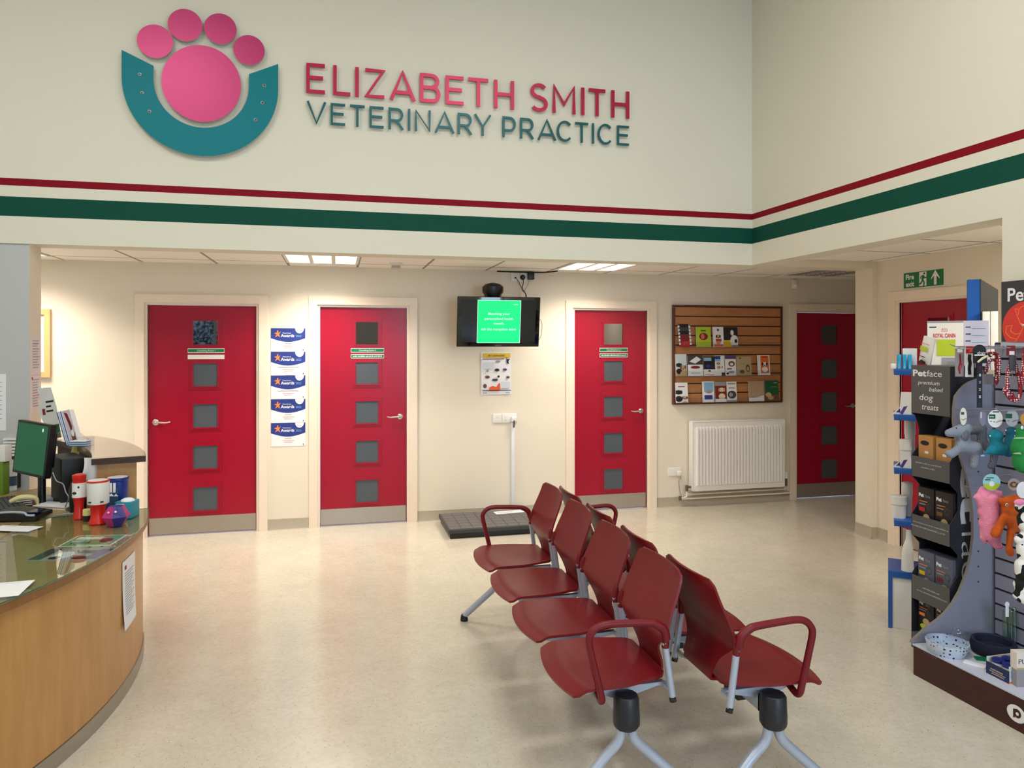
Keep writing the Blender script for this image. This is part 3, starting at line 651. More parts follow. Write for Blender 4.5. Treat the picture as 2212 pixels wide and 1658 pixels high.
# pet dangers poster
p0 = on_y(1039, 852, YW); p1 = on_y(1104, 759, YW); W_, H_ = p1.x - p0.x, p1.z - p0.z; Mx = wall_back((p0.x, YW, p0.z)); g = G()
def fold(u, v): return (u * W_, v * H_, 0.004 + 0.008 * abs(math.sin(v * PI * 2)) * (1 - u) + 0.001)
g.sheet(fold, 6, 24, 0.0008, WHITE, Mx)
def flat(M_): return M_
ops = [('r', 0.05, 0.86, 0.97, 0.96, YEL), ('t', 'PET DANGERS!', 0.5, 0.885, 0.045, INK, 'c', 0.55, 0.02), ('r', 0.03, 0.82, 0.75, 0.835, MARO), ('p', [(0.8, 0.9), (0.86, 0.82), (0.96, 0.83), (0.9, 0.78), (0.92, 0.7), (0.84, 0.74), (0.83, 0.84)], INK),
       ('r', 0.06, 0.6, 0.42, 0.75, mat('print_pale', (206, 212, 226), 0.7)), ('e', 0.52, 0.57, 0.08, 0.035, INK), ('e', 0.78, 0.58, 0.07, 0.03, PURP), ('e', 0.55, 0.77, 0.08, 0.025, GREYL),
       ('e', 0.2, 0.41, 0.08, 0.035, BROWN), ('e', 0.45, 0.34, 0.1, 0.03, DKGREY), ('e', 0.57, 0.42, 0.04, 0.025, INK), ('e', 0.88, 0.4, 0.06, 0.03, BROWN), ('e', 0.12, 0.2, 0.06, 0.05, BROWN), ('e', 0.2, 0.55, 0.04, 0.03, GREYL),
       ('p', [(0.25, 0.1), (0.27, 0.17), (0.38, 0.2), (0.5, 0.17), (0.58, 0.27), (0.64, 0.24), (0.62, 0.1)], mat('print_orange_red', (226, 84, 40), 0.6)), ('r', 0.62, 0.15, 0.95, 0.3, mat('print_pale', (206, 212, 226), 0.7)), ('r', 0.04, 0.085, 0.98, 0.1, INK),
       ('r', 0.05, 0.03, 0.18, 0.05, GREYL), ('r', 0.8, 0.025, 0.95, 0.05, SKY)]
g.art(Mx @ Matrix.Translation((0, 0, 0.0135)), W_, H_, ops); g.build('hazard_poster', **tags('creased yellow and white pet dangers poster under the television', 'poster'))
# switch, socket, trunking, plug
t = thing('power_socket', (1.58, YW, 0.897), 'white switch and twin socket plate with a plugged-in lead at the head of the trunking', 'socket')
g = G(); g.box(1.459, 1.548, YW - 0.012, YW - 0.001, 0.905, 0.993, WPLAST, bev=0.003); g.box(1.55, 1.696, YW - 0.012, YW - 0.001, 0.905, 0.993, WPLAST, bev=0.003)
for xx in (1.503, 1.585, 1.655): g.box(xx - 0.007, xx + 0.007, YW - 0.016, YW - 0.011, 0.96, 0.98, WHITE)
g.box(1.58, 1.588, YW - 0.0125, YW - 0.012, 0.925, 0.93, INK); g.build('face_plate', t)
g = G(); g.box(1.635, 1.685, YW - 0.05, YW - 0.012, 0.915, 0.965, WPLAST, bev=0.008); g.tube([(1.66, YW - 0.045, 0.93), (1.658, YW - 0.055, 0.89), (1.662, YW - 0.03, 0.86)], 0.006, BLACK, 8); g.build('plug', t)
G().box(1.640, 1.672, YW - 0.02, YW - 0.001, 0.10, 0.905, mat('trunking_white', (222, 226, 230), 0.35), bev=0.002).build('cable_trunking', **tags('white vertical cable trunking on the wall beside the weighing platform', 'trunking'))
# weighing platform
t = thing('weighing_platform', (1.35, 6.32, 0), 'low dark grey walk-on weighing platform against the back wall', 'scale')
g = G(); g.box(0.945, 1.765, 6.06, 6.64, 0.0, 0.045, BLACK, bev=0.004); g.build('base', t)
g = G(); g.box(0.93, 1.78, 6.045, 6.655, 0.045, 0.078, DKGREY, bev=0.004)
PL = mat('mat_grey', (96, 92, 92), 0.6, var=0.15, scale=60)
for i in range(8):
    for j in range(6): g.box(0.945 + i * 0.1032, 0.945 + i * 0.1032 + 0.0985, 6.06 + j * 0.097, 6.06 + j * 0.097 + 0.0925, 0.078, 0.081, PL)
g.build('rubber_mat', t)
g = G(); Mx = Matrix.Translation((1.6, 6.55, 0.082)) @ Matrix.Rotation(0.1, 4, 'Z'); g.box(-0.16, 0.18, -0.05, 0.05, 0, 0.003, WHITE, Mx); g.art(Mx @ Matrix.Translation((-0.16, -0.05, 0.003)), 0.34, 0.1, [('r', 0.05, 0.3, 0.5, 0.4, RED), ('r', 0.05, 0.6, 0.8, 0.68, GREYL)])
g.build('instruction_strip', **tags('white paper strip lying on the rear edge of the weighing platform', 'paper'))
# picture frame behind the reception
t = thing('picture_frame', (-2.5, YW, 1.383), 'light wood picture frame on the back wall behind the reception', 'picture')
g = G(); a, b, c, d = -2.75, -2.305, 1.385, 1.95; q = 0.045; FW = wood('pale_oak', (206, 160, 104), (220, 178, 124), 0.4)
for r_ in ((a, b, c, c + q), (a, b, d - q, d), (a, a + q, c + q, d - q), (b - q, b, c + q, d - q)): g.box(r_[0], r_[1], YW - 0.03, YW - 0.001, r_[2], r_[3], FW)
g.build('frame', t); G().box(a + q, b - q, YW - 0.012, YW - 0.004, c + q, d - q, WHITE).build('mount_board', t)
# notices on the side of the reception wall
for k, (z0, z1, lab) in enumerate(((1.46, 1.71, 'upper of two white notices taped to the end of the reception wall'), (1.21, 1.455, 'lower of two white notices taped to the end of the reception wall'))):
    Mx = frame((-1.913, YB + 0.185, z0), (0, -1, 0), (0, 0, 1), (1, 0, 0)); Mx = frame((-1.9125, YB + 0.02, z0), (0, 1, 0), (0, 0, 1), (1, 0, 0)); g = G(); g.box(0, 0.165, 0, z1 - z0, 0, 0.0015, mat('pinkish_paper', (232, 218, 220), 0.7), Mx)
    ops = [('r', 0.2, 0.88 - j * 0.07, 0.85 - 0.1 * (j % 3), 0.90 - j * 0.07, GREYL) for j in range(11)]; ops.append(('r', 0.1, 0.9, 0.22, 0.96, RED) if k else ('r', 0.25, 0.8, 0.75, 0.83, GREYL))
    g.art(Mx @ Matrix.Translation((0, 0, 0.0015)), 0.165, z1 - z0, ops); g.build('wall_notice', **tags(lab, 'notice'))
q = on_y(0, 930, YB); g = G(); g.box(q.x - 0.19, q.x + 0.03, YB + 0.009, YB + 0.0115, q.z, q.z + 0.36, WHITE); g.art(wall_back((q.x - 0.19, YB + 0.009, q.z)), 0.22, 0.36, [('r', 0.1, 0.85 - j * 0.08, 0.9, 0.86 - j * 0.08, GREYL) for j in range(9)])
g.build('wall_notice', **tags('white notice on the grey front of the reception wall at the left edge', 'notice'))

# radiator
x0, x1, z0, z1 = 3.517, 4.57, 0.165, 0.868; RW = mat('radiator_white', (236, 234, 230), 0.3, var=0.02)
t = thing('radiator', ((x0 + x1) / 2, YW, z0), 'white ribbed panel radiator on the back wall under the leaflet board', 'radiator')
g = G(); g.box(x0, x1, 6.625, 6.632, z0, z1, RW); g.box(x0, x1, 6.69, 6.696, z0, z1, RW)
n = 28; sp = (x1 - x0 - 0.06) / n
for i in range(n):
    xx = x0 + 0.03 + sp * (i + 0.5); a = sp * 0.15; b = sp * 0.34
    g.add([(xx - b, 6.625, z0 + 0.05), (xx - a, 6.602, z0 + 0.062), (xx + a, 6.602, z0 + 0.062), (xx + b, 6.625, z0 + 0.05), (xx - b, 6.625, z1 - 0.05), (xx - a, 6.602, z1 - 0.062), (xx + a, 6.602, z1 - 0.062), (xx + b, 6.625, z1 - 0.05)],
          [(0, 1, 5, 4), (1, 2, 6, 5), (2, 3, 7, 6), (0, 3, 2, 1), (4, 5, 6, 7)], RW)
g.build('ribbed_panel', t)
g = G(); g.box(x0 - 0.006, x0, 6.62, 6.70, z0 + 0.005, z1, RW, bev=0.002); g.box(x1, x1 + 0.006, 6.62, 6.70, z0 + 0.005, z1, RW, bev=0.002); g.box(x0 - 0.006, x1 + 0.006, 6.62, 6.70, z1, z1 + 0.008, RW, bev=0.003); g.build('side_and_top_cover', t)
g = G(); g.box(x0 + 0.2, x0 + 0.25, 6.69, YW - 0.001, 0.3, 0.7, RW); g.box(x1 - 0.25, x1 - 0.2, 6.69, YW - 0.001, 0.3, 0.7, RW); g.build('wall_bracket', t)
BR = mat('valve_metal', (120, 104, 86), 0.35, metal=0.8)
g = G(); g.tube([(x0, 6.66, z0 + 0.04), (x0 - 0.05, 6.66, z0 + 0.04)], 0.012, BR); g.tube([(x0 - 0.05, 6.66, z0 + 0.06), (x0 - 0.05, 6.66, z0 - 0.0)], 0.014, BR); g.build('valve', t)
g = G(); g.tube([(x1, 6.66, z0 + 0.04), (x1 + 0.045, 6.66, z0 + 0.04)], 0.012, BR); g.tube([(x1 + 0.045, 6.66, z0 + 0.08), (x1 + 0.045, 6.66, z0 + 0.0)], 0.014, BR); g.lathe([(0.02, 0.08), (0.022, 0.11), (0.018, 0.15)], WPLAST, Matrix.Translation((x1 + 0.045, 6.66, z0)), 14); g.build('thermostatic_valve', t)
g = G(); g.tube([(x0 - 0.05, 6.66, z0), (x0 - 0.05, 6.66, 0.115), (x0 - 0.08, 6.66, 0.10), (x0 - 0.12, 6.665, 0.10)], 0.009, WPLAST)
g.tube([(x0 - 0.12, 6.665, 0.075), (x0 - 0.12, 6.665, 0.115)], 0.014, BR); g.tube([(x0 - 0.12, 6.69, 0.08), (x1 + 0.11, 6.69, 0.08)], 0.009, GLOSSC); g.tube([(x0 - 0.05, 6.69, 0.125), (x1 + 0.045, 6.69, 0.125), (x1 + 0.045, 6.665, z0)], 0.009, GLOSSC)
g.build('pipework', t)
# socket beside the radiator
t = thing('wall_socket', (3.36, YW, 0.316), 'white twin wall socket with a white plug left of the radiator', 'socket')
G().box(3.29, 3.432, YW - 0.012, YW - 0.001, 0.316, 0.40, WPLAST, bev=0.003).build('face_plate', t)
g = G(); g.box(3.375, 3.425, YW - 0.055, YW - 0.012, 0.32, 0.37, WPLAST, bev=0.01); g.build('plug', t)
g = G(); g.tube([(3.40, YW - 0.045, 0.325), (3.405, YW - 0.05, 0.29), (3.40, YW - 0.02, 0.26), (3.43, YW - 0.02, 0.1), (3.5, YW - 0.05, 0.02), (3.6, YW - 0.04, 0.008)], 0.0035, GREYL, 6); g.build('cable', t)

# ------------------------------------------------------------------ leaflet board
x0, x1, z0, z1 = 3.332, 4.594, 1.045, 2.06; SL = wood('slatboard_beech', (166, 108, 66), (186, 130, 84), 0.4, 0.5, 3, 4); FR = wood('board_edge', (74, 34, 16), (104, 54, 28), 0.4)
t = thing('leaflet_board', ((x0 + x1) / 2, YW, z0), 'framed wooden slatted leaflet board on the back wall above the radiator', 'display board')
g = G(); g.box(x0, x1, YW - 0.008, YW - 0.001, z0, z1, mat('slat_groove', (58, 26, 14), 0.6), None)
for i in range(10):
    zt = z1 - 0.022 - i * 0.0985; g.box(x0 + 0.02, x1 - 0.02, YW - 0.022, YW - 0.008, zt - 0.087, zt, SL)
g.build('slatted_panel', t)
g = G()
for r_ in ((x0, x1, z1 - 0.015, z1), (x0, x1, z0, z0 + 0.015), (x0, x0 + 0.02, z0 + 0.015, z1 - 0.015), (x1 - 0.02, x1, z0 + 0.015, z1 - 0.015)): g.box(r_[0], r_[1], YW - 0.035, YW - 0.001, r_[2], r_[3], FR)
g.build('board_frame', t)
for zz in (1.628, 1.333, 1.062):
    g = G(); a, b = x0 + 0.022, x1 - 0.022
    g.box(a, b, YW - 0.075, YW - 0.022, zz, zz + 0.003, CLEAR); g.box(a, b, YW - 0.078, YW - 0.075, zz, zz + 0.055, CLEAR); g.build('clear_ledge', t)
def animal(cx, cy, s, m, m2=INK, asp=1.0):
    q = asp
    return [('e', cx, cy - 0.22 * s, 0.2 * s * 1, 0.2 * s * q, m), ('e', cx, cy, 0.15 * s, 0.15 * s * q, m), ('e', cx - 0.14 * s, cy, 0.06 * s, 0.13 * s * q, m2), ('e', cx + 0.14 * s, cy, 0.06 * s, 0.13 * s * q, m2), ('e', cx, cy - 0.05 * s, 0.05 * s, 0.04 * s * q, m2)]
TITLE = lambda y, wd, m, k=1: [('r', 0.5 - wd / 2, y, 0.5 + wd / 2, y + 0.03, m)]
LEAF = [
 (175, 345, 340, 655, 'stack of small dark and red cards fanned in a clear holder, top row far left', 0, None),
 (430, 640, 380, 670, 'lime green leaflet with a red round picture, top row of the leaflet board', LIME, [('e', .5, .52, .3, .18, MARO), ('e', .44, .52, .12, .14, mat('print_coral', (226, 100, 70))), ('r', .32, .78, .68, .83, DGREEN)]),
 (670, 820, 375, 665, 'white leaflet with a dog and a red base, top row of the board', WHITE, [('p', [(.5, .92), (.62, .84), (.5, .76), (.38, .84)], MARO)] + animal(.5, .52, 1.2, TAN, INK, .5) + [('r', .25, .28, .8, .4, RED), ('r', 0.05, 0.02, .95, .14, mat('print_coral', (226, 100, 70)))]),
 (825, 1025, 385, 668, 'black and yellow leaflet with a white dog, rightmost of the top row', INK, [('r', 0, 0, .55, .35, YEL), ('e', .75, .3, .3, .3, WHITE), ('e', .6, .72, .12, .14, WHITE), ('e', .85, .3, .1, .1, INK), ('r', .55, 0, 1, .1, GREYL)]),
 (135, 295, 770, 1085, 'leaflet with pale sky above brown and black dogs, leftmost of the middle row', mat('print_haze', (198, 212, 220)), [('r', 0, 0, 1, .3, TAN)] + animal(.3, .5, 1.3, INK, INK, .5) + animal(.65, .4, 1.4, TAN, BROWN, .5)),
 (310, 525, 795, 1090, 'wide white leaflet with a dark photo band, second of the middle row', WHITE, [('r', 0, .55, 1, 1, DKGREY), ('p', [(.1, .7), (.6, .95), (.9, .8), (.5, .6)], WHITE), ('e', .5, .42, .32, .07, MARO), ('r', .2, .12, .8, .15, GREYL)]),
 (535, 700, 800, 1075, 'leaflet with a dark blue photograph above a white base, third of the middle row', INK, [('r', .05, .78, .7, .95, SKY), ('r', 0, 0, 1, .33, WHITE), ('e', .5, .25, .12, .05, MARO), ('r', .1, .03, .9, .06, RED), ('e', .4, .5, .2, .1, NAVY)]),
 (700, 835, 795, 1085, 'white leaflet with two small pets and a blue title, fourth of the middle row', WHITE, [('r', 0, .82, .6, .97, NAVY), ('r', 0, .7, .6, .82, SKY)] + animal(.35, .6, .9, TAN, BROWN, .5) + animal(.6, .42, .9, WHITE, BROWN, .5) + [('r', .65, .0, 1, .15, DKGREY)]),
 (845, 1000, 795, 1085, 'white leaflet with a purple title bar and a curled cat, fifth of the middle row', WHITE, [('r', 0, .82, 1, 1, PURP), ('e', .6, .58, .3, .14, BROWN), ('e', .6, .56, .15, .07, WHITE), ('r', .15, .3, .6, .36, PURP), ('e', .55, .17, .28, .06, GREYL), ('e', .2, .1, .12, .05, INK)]),
 (1010, 1220, 800, 1070, 'wide beige leaflet with sketched pets, sixth of the middle row', mat('print_beige', (176, 160, 128)), [('e', .25, .92, .08, .04, BROWN), ('e', .75, .92, .1, .03, TAN), ('e', .75, .38, .14, .2, BROWN), ('e', .75, .35, .08, .12, TAN), ('e', .35, .2, .16, .1, BROWN), ('r', .2, .6, .6, .61, DKGREY)]),
 (1310, 1485, 790, 1080, 'white leaflet with a dog in an orange panel, right end of the middle row', WHITE, [('r', .25, .1, .92, .96, mat('print_tangerine', (222, 108, 40)))] + [('r', .38, .86, .8, .92, RED)] + animal(.58, .55, 1.2, WHITE, INK, .55)),
 (135, 310, 1220, 1510, 'white leaflet with a black and a cream dog, leftmost of the bottom row', WHITE, [('r', .2, .78, .75, .82, MARO)] + animal(.25, .52, 1.5, INK, INK, .5) + animal(.72, .25, 1.3, TAN, BROWN, .4)),
 (520, 685, 1185, 1485, 'pale blue and white leaflet with a blue box, second of the bottom row', WHITE, [('r', .15, .5, .95, .95, SKY), ('e', .55, .5, .3, .08, GREYL), ('r', .15, .13, .85, .34, NAVY)]),
 (700, 860, 1190, 1480, 'maroon leaflet with a pale terrier, third of the bottom row', MARO, [('r', 0, .8, 1, 1, GREYL), ('r', 0, 0, 1, .15, WHITE)] + animal(.6, .6, 1.5, mat('print_cream', (226, 206, 180)), TAN, .5)),
 (870, 1010, 1185, 1475, 'white leaflet with a grey cat photograph, fourth of the bottom row', WHITE, [('r', .1, .86, .9, .93, GREYL), ('r', .2, .66, .8, .7, DKGREY), ('e', .5, .35, .45, .2, DKGREY), ('e', .4, .35, .2, .1, GREYL), ('r', 0, 0, 1, .08, GREYL)]),
 (1185, 1415, 1210, 1500, 'wide plain beige leaflet with a white curved foot, fifth of the bottom row', mat('print_mushroom', (172, 146, 122)), [('p', [(0, 0), (0, .18), (.35, .17), (1, .3), (1, 0)], WHITE), ('r', .25, .55, .75, .56, TAN)]),
 (1400, 1610, 1205, 1500, 'dark green leaflet with a flower picture, at the right end of the bottom row', DGREEN, [('r', .7, .86, .92, .91, GREYL), ('r', .5, .68, .9, .69, LIME), ('r', 0, 0, 1, .3, BROWN), ('e', .3, .3, .2, .12, TAN), ('e', .45, .15, .2, .1, TAN)]),
]
for (a, b, c, d, lab, base, ops) in LEAF:
    yy = YW - 0.058; P0 = on_y(1440 + a / 6.63, 640 + d / 6.63, yy); P1 = on_y(1440 + b / 6.63, 640 + c / 6.63, yy); W_, H_ = P1.x - P0.x, P1.z - P0.z
    bz = min((zz for zz in (1.631, 1.336, 1.065)), key=lambda v: abs(v - P0.z)); lean = Matrix.Rotation(math.radians(-5), 4, 'X')
    Mx = wall_back((P0.x, YW - 0.058, bz)) @ lean; g = G()
    if base == 0:
        for k in range(6): g.box(0.012, W_ - 0.012, k * 0.035, k * 0.035 + 0.06, 0.004 - k * 0.003, 0.006 - k * 0.003, (RED, MARO, MARO, INK, DKGREY, INK)[k], Mx)
        for k in range(6):
            for q in (0.0, W_ - 0.012): g.box(q, q + 0.02, k * 0.035 + 0.02, k * 0.035 + 0.045, 0.0065 - k * 0.003, 0.0075 - k * 0.003, WHITE, Mx)
    else:
        g.box(0, W_, 0, H_, -0.006, 0.0, WHITE, Mx); g.art(Mx, W_, H_, [('r', 0, 0, 1, 1, base)] + ops)
    g.build('leaflet', **tags(lab, 'leaflet', 'leaflets on the slatted board'))
# fire exit sign
Mx = wall_side((XC, 4.907, 2.105)); W_, H_ = 0.405, 0.135; g = G(); g.box(0, W_, 0, H_, 0.0, 0.004, WPLAST, Mx)
man = [('e', .53, .82, .022, .065, GREEN), ('l', [(.515, .72), (.49, .45)], 0.022, GREEN), ('l', [(.49, .45), (.53, .3), (.52, .08)], 0.013, GREEN), ('l', [(.49, .45), (.46, .28), (.415, .22)], 0.013, GREEN), ('l', [(.51, .7), (.55, .55), (.585, .58)], 0.009, GREEN), ('l', [(.51, .7), (.46, .66), (.445, .52)], 0.009, GREEN)]
g.art(Mx @ Matrix.Translation((0, 0, 0.004)), W_, H_, [('r', .012, .04, .988, .96, mat('exit_green', (0, 110, 52), 0.4)), ('t', 'Fire', .07, .56, .30, WHITE, 'l', .32, .03), ('t', 'exit', .07, .14, .30, WHITE, 'l', .32, .03), ('r', .41, .1, .585, .92, WHITE)] + man +
      [('p', [(.70, .5), (.80, .95), (.90, .5), (.90, .42), (.83, .62), (.83, .1), (.77, .1), (.77, .62), (.70, .42)], WHITE)])
g.build('fire_exit_sign', **tags('green fire exit sign with running figure and arrow above the corridor door', 'sign'))
# ================================================================== beam seating
MAROON = mat('maroon_shell', (112, 13, 22), 0.38, var=0.04, scale=5, bump=0.05, bscale=300, spec=0.35)
MARO2 = mat('maroon_arm', (108, 12, 24), 0.42, var=0.04, spec=0.35)
SILV = mat('silver_powder_coat', (172, 182, 202), 0.36, metal=0.3, var=0.04)
def sstep(a, b, x): x = max(0, min(1, (x - a) / (b - a))); return x * x * (3 - 2 * x)
def seat_row(ox, cy0, pitch, sgn, label):
    """ox: rear line of the seats, seats at y = cy0 + k*pitch, facing +x (sgn=1) or -x (sgn=-1)"""
    t = thing('beam_seating', (ox + sgn * 0.19, cy0 + 1.5 * pitch, 0), label, 'waiting room seats', 'back-to-back rows of waiting seats')
    def P(x, y, z): return (ox + sgn * x, y, z)
    def Mm(cy): return frame((ox, cy, 0), (sgn, 0, 0), (0, sgn, 0), (0, 0, 1))
    ya, yb = cy0 - 0.165, cy0 + 3 * pitch + 0.17
    G().box(ox + sgn * 0.16, ox + sgn * 0.22, ya, yb, 0.325, 0.385, SILV, bev=0.003).build('beam', t)
    for k in range(4):
        cy = cy0 + k * pitch; M = Mm(cy)
        def seat(u, v):
            s_ = 2 * v - 1; hw = 0.175 + 0.04 * sstep(0, 0.55, u); edge = 1 - abs(s_) ** 3
            x = 0.015 + u * (0.375 + 0.035 * (1 - s_ * s_)); 
            if u < 0.12: hw *= 0.82 + 0.18 * math.sqrt(max(0, 1 - (1 - u / 0.12) ** 2))
            if u > 0.93: hw *= 0.95 + 0.05 * math.sqrt(max(0, 1 - ((u - 0.93) / 0.07) ** 2))
            z = 0.440 - 0.014 * math.sin(PI * min(1, u * 1.15)) * (1 - s_ * s_) - 0.020 * sstep(0.80, 1.0, u) ** 2
            return (x, s_ * hw, z)
        G().sheet(seat, 22, 14, 0.011, MAROON, M).build('seat', t)
        def back(u, v):
            s_ = 2 * v - 1; z = 0.432 + u * 0.388
            if u < 0.48: hw = 0.100 + 0.020 * sstep(0, 0.3, u) + 0.095 * sstep(0.18, 0.48, u)
            else: hw = 0.215 - 0.026 * ((u - 0.48) / 0.52)
            if u > 0.92: hw -= 0.034 * (1 - math.sqrt(max(0, 1 - ((u - 0.92) / 0.08) ** 2)))
            lean = 0.000 + 0.046 * sstep(0, 0.42, u) - 0.088 * sstep(0.3, 1.1, u)
            x = lean - 0.018 * (1 - s_ * s_) * sstep(0.3, 0.7, u)
            return (x, s_ * hw, z)
        G().sheet(back, 26, 14, 0.009, MAROON, M).build('backrest', t)
        # shell curve joining back and seat
        g = G(); g.sheet(lambda u, v: (0.0 + 0.03 * u * u, (2 * v - 1) * 0.10, 0.434 - 0.006 * u), 3, 4, 0.009, MAROON, M)
        for s_ in (-1, 1):    # ears and posts
            g2 = G(); g2.tube([(0.034, s_ * 0.203, 0.632), (0.040, s_ * 0.207, 0.605), (0.040, s_ * 0.208, 0.56)], [0.009, 0.0145, 0.0135], MARO2, M=M)
            g2.build('post_socket', t)
            G().tube([(0.042, s_ * 0.208, 0.58), (0.012, s_ * 0.210, 0.372)], 0.0128, SILV, 10, M).tube([(0.014, s_ * 0.210, 0.382), (0.010, s_ * 0.210, 0.364)], 0.0131, BLACK, 10, M).build('back_post', t)
        g.build('shell_joint', t)
        for s_ in (-1, 1):
            g = G(); g.box(0.02, 0.33, s_ * 0.15 - 0.012, s_ * 0.15 + 0.012, 0.402, 0.414, SILV, M); g.prism([(0.02, 0.402), (0.30, 0.402), (0.22, 0.372), (0.15, 0.372)], -0.002, 0.002, SILV, M @ frame((0, s_ * 0.15, 0), (1, 0, 0), (0, 0, 1), (0, -1, 0)))
            g.box(0.012, 0.03, min(s_ * 0.15, s_ * 0.21), max(s_ * 0.15, s_ * 0.21), 0.402, 0.412, SILV, M); g.build('seat_bracket', t)
        g = G(); g.box(0.14, 0.24, -0.05, 0.05, 0.31, 0.40, BLACK, M, bev=0.004); g.build('beam_clamp', t)
        if k in (0, 3):
            s_ = (-1 if k == 0 else 1) * sgn; y = s_ * 0.222
            arm = [(0.042, y, 0.595), (0.052, y, 0.632), (0.085, y, 0.655), (0.115, y, 0.662), (0.20, y, 0.668), (0.275, y, 0.670), (0.312, y, 0.66), (0.333, y, 0.638), (0.338, y, 0.61), (0.322, y, 0.54), (0.293, y, 0.425), (0.289, y * 0.985, 0.404), (0.287, y * 0.93, 0.394), (0.285, y * 0.85, 0.398), (0.284, y * 0.68, 0.412)]
            G().tube(arm, [0.015, 0.016, 0.015, 0.0135] + [0.0132] * 11, MARO2, 12, M, sq=0.9).build('armrest', t)
    for y in (cy0 - 0.205, cy0 + 3 * pitch + 0.19):
        d = 1 if y > cy0 else -1
        x = ox + sgn * 0.19; g = G(); Mh = Matrix.Translation((x, y, 0)); g.lathe([(0.040, 0.290), (0.048, 0.302), (0.0485, 0.33), (0.045, 0.400), (0.040, 0.407)], mat('hub_black', (20, 24, 34), 0.42), Mh, 12); g.box(x - 0.03, x + 0.03, y - d * 0.05, y, 0.325, 0.385, BLACK); g.build('leg_hub', t)
        for s_ in (-1, 1):
            g = G(); g.tube([(x + s_ * 0.020, y, 0.305), (x + s_ * 0.021, y, 0.278), (x + s_ * 0.026, y, 0.255), (x + s_ * 0.042, y, 0.230), (x + s_ * 0.10, y, 0.175), (x + s_ * 0.262, y + d * 0.03, 0.028)], 0.0185, SILV, 14)
            lg = g.build('leg', t)
            g = G(); g.lathe([(0.022, 0), (0.024, 0.006), (0.020, 0.03), (0.013, 0.042)], BLACK, Matrix.Translation((x + s_ * 0.262, y + d * 0.03, 0)), 14); g.build('rubber_foot', lg, origin=(x + s_ * 0.262, y + d * 0.03, 0))
    return t
seat_row(1.20, 2.60, 0.477, -1, 'row of four maroon plastic seats on a silver beam, facing the reception desk')
seat_row(1.335, 2.48, 0.477, 1, 'row of four maroon plastic seats on a silver beam, facing the pet shop display')

# ================================================================== reception desk
CXD, CYD = -3.14, 3.80
MAPLE = wood('maple_veneer', (178, 128, 72), (196, 146, 88), 0.38, 2.2, 2.2, 0.28, coat=0.1)
TOPW = wood('worktop_veneer', (150, 128, 84), (164, 141, 96), 0.35, 1, 1, 1)
LIPW = wood('desk_lip', (122, 82, 44), (142, 98, 56), 0.35, 2, 2, 2)
DKTOP = mat('dark_counter_edge', (44, 20, 18), 0.22, var=0.1, coat=0.4)
GLT = clear('desk_glass', (0.93, 0.96, 0.90), 1.5, 0.05)
GLE = mat('glass_edge_green', (70, 104, 84), 0.12, var=0, coat=0.6)
def pol(r, deg, z=0.0): a = math.radians(deg); return Vector((CXD + r * math.cos(a), CYD + r * math.sin(a), z))
t = thing('reception_desk', (CXD, CYD, 0), 'curved maple reception desk with glass-covered worktop and raised dark-edged counter', 'reception desk')
G().ring(CXD, CYD, 2.12, 2.17, -66, 14.5, 0.07, 0.712, MAPLE, n=90).build('front_panel', t)
G().ring(CXD, CYD, 2.10, 2.176, -66, 14.5, 0.0, 0.068, KICK, n=90).build('kick_strip', t)
G().ring(CXD, CYD, 1.36, 2.20, -66, 14.8, 0.712, 0.744, TOPW, n=90, side=LIPW).ring(CXD, CYD, 1.36, 1.93, 14.8, 46, 0.712, 0.744, TOPW, n=40, side=LIPW).build('worktop', t)
G().ring(CXD, CYD, 1.62, 2.205, -66, 14.2, 0.7475, 0.7535, GLT, n=90, side=GLE).build('glass_top', t, label='clear glass sheet over the worktop')
g = G(); g.ring(CXD, CYD, 2.09, 2.14, 15.2, 44, 0.0, 1.012, MAPLE, n=50); g.ring(CXD, CYD, 1.95, 2.14, 14.9, 15.3, 0.744, 1.012, MAPLE, n=2); g.build('counter_panel', t)
G().ring(CXD, CYD, 1.955, 1.98, 15.4, 44, 0.744, 1.012, mat('inner_panel_shade', (64, 44, 32), 0.5), n=50).build('inner_panel', t)  # dark brown puts the shade behind the monitor into the panel colour
g = G(); g.ring(CXD, CYD, 1.925, 2.185, 13.4, 45, 1.014, 1.046, DKTOP, n=60); g.ring(CXD, CYD, 1.928, 2.182, 13.5, 45, 1.046, 1.0485, mat('counter_laminate', (150, 124, 104), 0.16, var=0.25, scale=30, coat=0.3), n=60); g.build('raised_counter', t)
g = G()
for dg in (-60, -20, 12): g.ring(CXD, CYD, 1.5, 2.12, dg, dg + 0.6, 0.0, 0.712, MAPLE, n=2)
g.build('inner_support', t)
ZT, ZG = 0.744, 0.7535
# monitor
mc = at(68, 968, 4.0); wx = Vector((0.74, -0.67, 0)).normalized(); nz_ = Vector((-0.67, -0.74, 0)).normalized()
Mm_ = frame(mc, wx, (0, 0, 1), nz_) @ Matrix.Rotation(math.radians(-2.5), 4, 'Z') @ Matrix.Rotation(math.radians(-5), 4, 'X')
t = thing('monitor', (mc.x, mc.y, ZT), 'black computer monitor showing a plain dark green screen on the reception worktop', 'monitor')
g = G(); g.box(-0.158, 0.158, -0.150, 0.146, -0.035, 0.004, BLACK, Mm_, bev=0.004); g.box(-0.12, 0.12, -0.1, 0.1, -0.07, -0.035, BLACK, Mm_, bev=0.01); g.build('casing', t)
g = G(); g.box(-0.146, 0.146, -0.134, 0.134, 0.004, 0.0045, mat('desktop_green', (4, 84, 56), 0.15, var=0.06, scale=6, emit=0.42), Mm_); g.ball((0.10, 0.11, 0.005), (0.006, 0.011, 0.0005), SCRW, Mm_, 10); g.build('screen', t)
